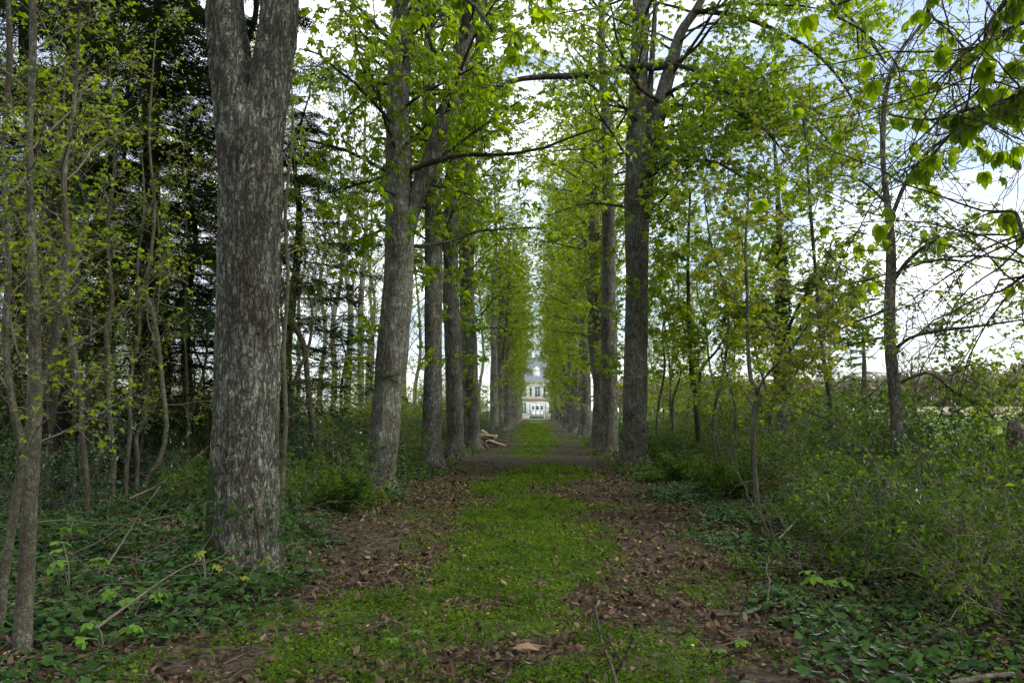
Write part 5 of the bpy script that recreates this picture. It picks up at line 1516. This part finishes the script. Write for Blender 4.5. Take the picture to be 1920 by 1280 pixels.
# heap of pale split logs by the left row, flat logs at the end of the path
M_CUT = plain_mat('cut_wood', (.42, .30, .17), (.62, .48, .31), 8, .8, .1)
M_LOGB = plain_mat('log_bark', (.10, .075, .05), (.20, .15, .10), 12, .9, .3)
rg = random.Random(61)
def log(name, p0, p1, r, label, group, cat='log'):
    p0, p1 = np.array(p0), np.array(p1); d = p1 - p0
    root = link(name, None, loc=p0, cat=cat, label=label, group=group)
    g = Geo(); g.tube([np.zeros(3), d * .5, d], [r, r * .97, r * .93], 9, False)
    link('bark', g.mesh('bark', M_LOGB if rg.random() < .5 else M_CUT, True), root)
    u = d / np.linalg.norm(d)
    for e, s in ((np.zeros(3), -1), (d, 1)):
        c = Geo(); c.tube([e - u * s * .02, e + u * s * .004], [r * .9, r * .9], 9, True); link('cut_end', c.mesh('cut_end', M_CUT), root)
cxl, cyl = at(908, 34.5), 34.5
for k in range(26):
    L_ = rg.uniform(.4, 1.2); a = rg.gauss(-.6, .9); lay = k // 6
    x0 = cxl + rg.gauss(0, .45 - .07 * lay); y0 = cyl + rg.gauss(0, .5)
    z0 = gz1(x0, y0) + .06 + lay * .13
    log('split_log', (x0 - math.cos(a) * L_ / 2, y0 - math.sin(a) * L_ / 2, z0 + rg.uniform(0, .25)), (x0 + math.cos(a) * L_ / 2, y0 + math.sin(a) * L_ / 2, z0 - rg.uniform(-.05, .12)), rg.uniform(.03, .06),
        'pale split log in the heap beside the twin-stemmed chestnut', 'heap of split logs on the left')
for k in range(4):
    x0 = 2.0 + k * .75
    log('tree_trunk_log', (x0, 128 + k * .3, gz1(x0, 128) + .25 + (.3 if k == 3 else 0) * 0), (x0 + .9, 128.4 + k * .2, gz1(x0, 128) + .25), .26, 'thick brown log lying at the far end of the path before the lawn', 'logs at the end of the path')
# weathered post at the meadow edge, lower rail behind
g = Geo(); px, D = 1903, 10.6; x = at(px, D)
rows = [(0, 0, -.05, .15), (.01, 0, .5, .14), (0, .01, .9, .135), (.0, 0, 1.25, .13), (.01, 0, 1.30, .10)]
root = link('fence_post', None, loc=(x, D, gz1(x, D)), cat='post', label='weathered thick wooden post at the right edge, half hidden in the hedge')
q = stem_geo(g, rows, 50, 14, .012, None, 8, .12); link('post', g.mesh('post', bark_mat('old_post', (.04, .03, .02), (.14, .11, .08), (.22, .18, .13), (.2, .22, .14), 14, .2, .8, .3), True), root)
c = Geo(); c.tube([(0.01, 0, 1.28), (.01, 0, 1.315)], [.10, .07], 14); link('post_top', c.mesh('post_top', plain_mat('post_end', (.12, .09, .06), (.22, .17, .12), 20, .9, .3)), root)
for k, zz in enumerate((.5, 1.0)):
    c = Geo(); c.tube([(.05, 0, zz), (1.6, 1.6, zz - .03), (3.2, 3.2, zz + .02)], [.045, .04, .045], 7); link('rail', c.mesh('rail', M_SAP), root)
for k, (rt, qq) in enumerate(((T1, None), (T2, None))):
    rngk = np.random.default_rng(70 + k)
    rr = .40 if k == 0 else .36
    qf = np.column_stack([np.zeros((12, 2)), np.linspace(0, 1.2, 12), np.linspace(rr * 1.3, rr * .98, 12)])
    ivy_on(rt, qf, 0, .8 if k == 0 else 1.1, 420, rngk, .06)

# ------------------------------------------------------------------ labels for the look-alikes: counted from the left of the picture
def count_from_left(group, text):
    obs = [o for o in COL.objects if o.get('group') == group]
    obs.sort(key=lambda o: o.location.x / o.location.y)
    for i, o in enumerate(obs):
        o['label'] = text % ORD[i]
count_from_left('young saplings deep in the left wood', 'thin leafy sapling among the undergrowth of the left wood, %s from the left')
count_from_left('thicket saplings on the right', 'slender leafy sapling in the right-hand thicket, %s from the left')
count_from_left('far pale poplars', 'thin pale background poplar behind the left wood, %s from the left')
count_from_left('distant hedgerow across the meadow', 'distant hedgerow bush across the meadow, %s from the left')
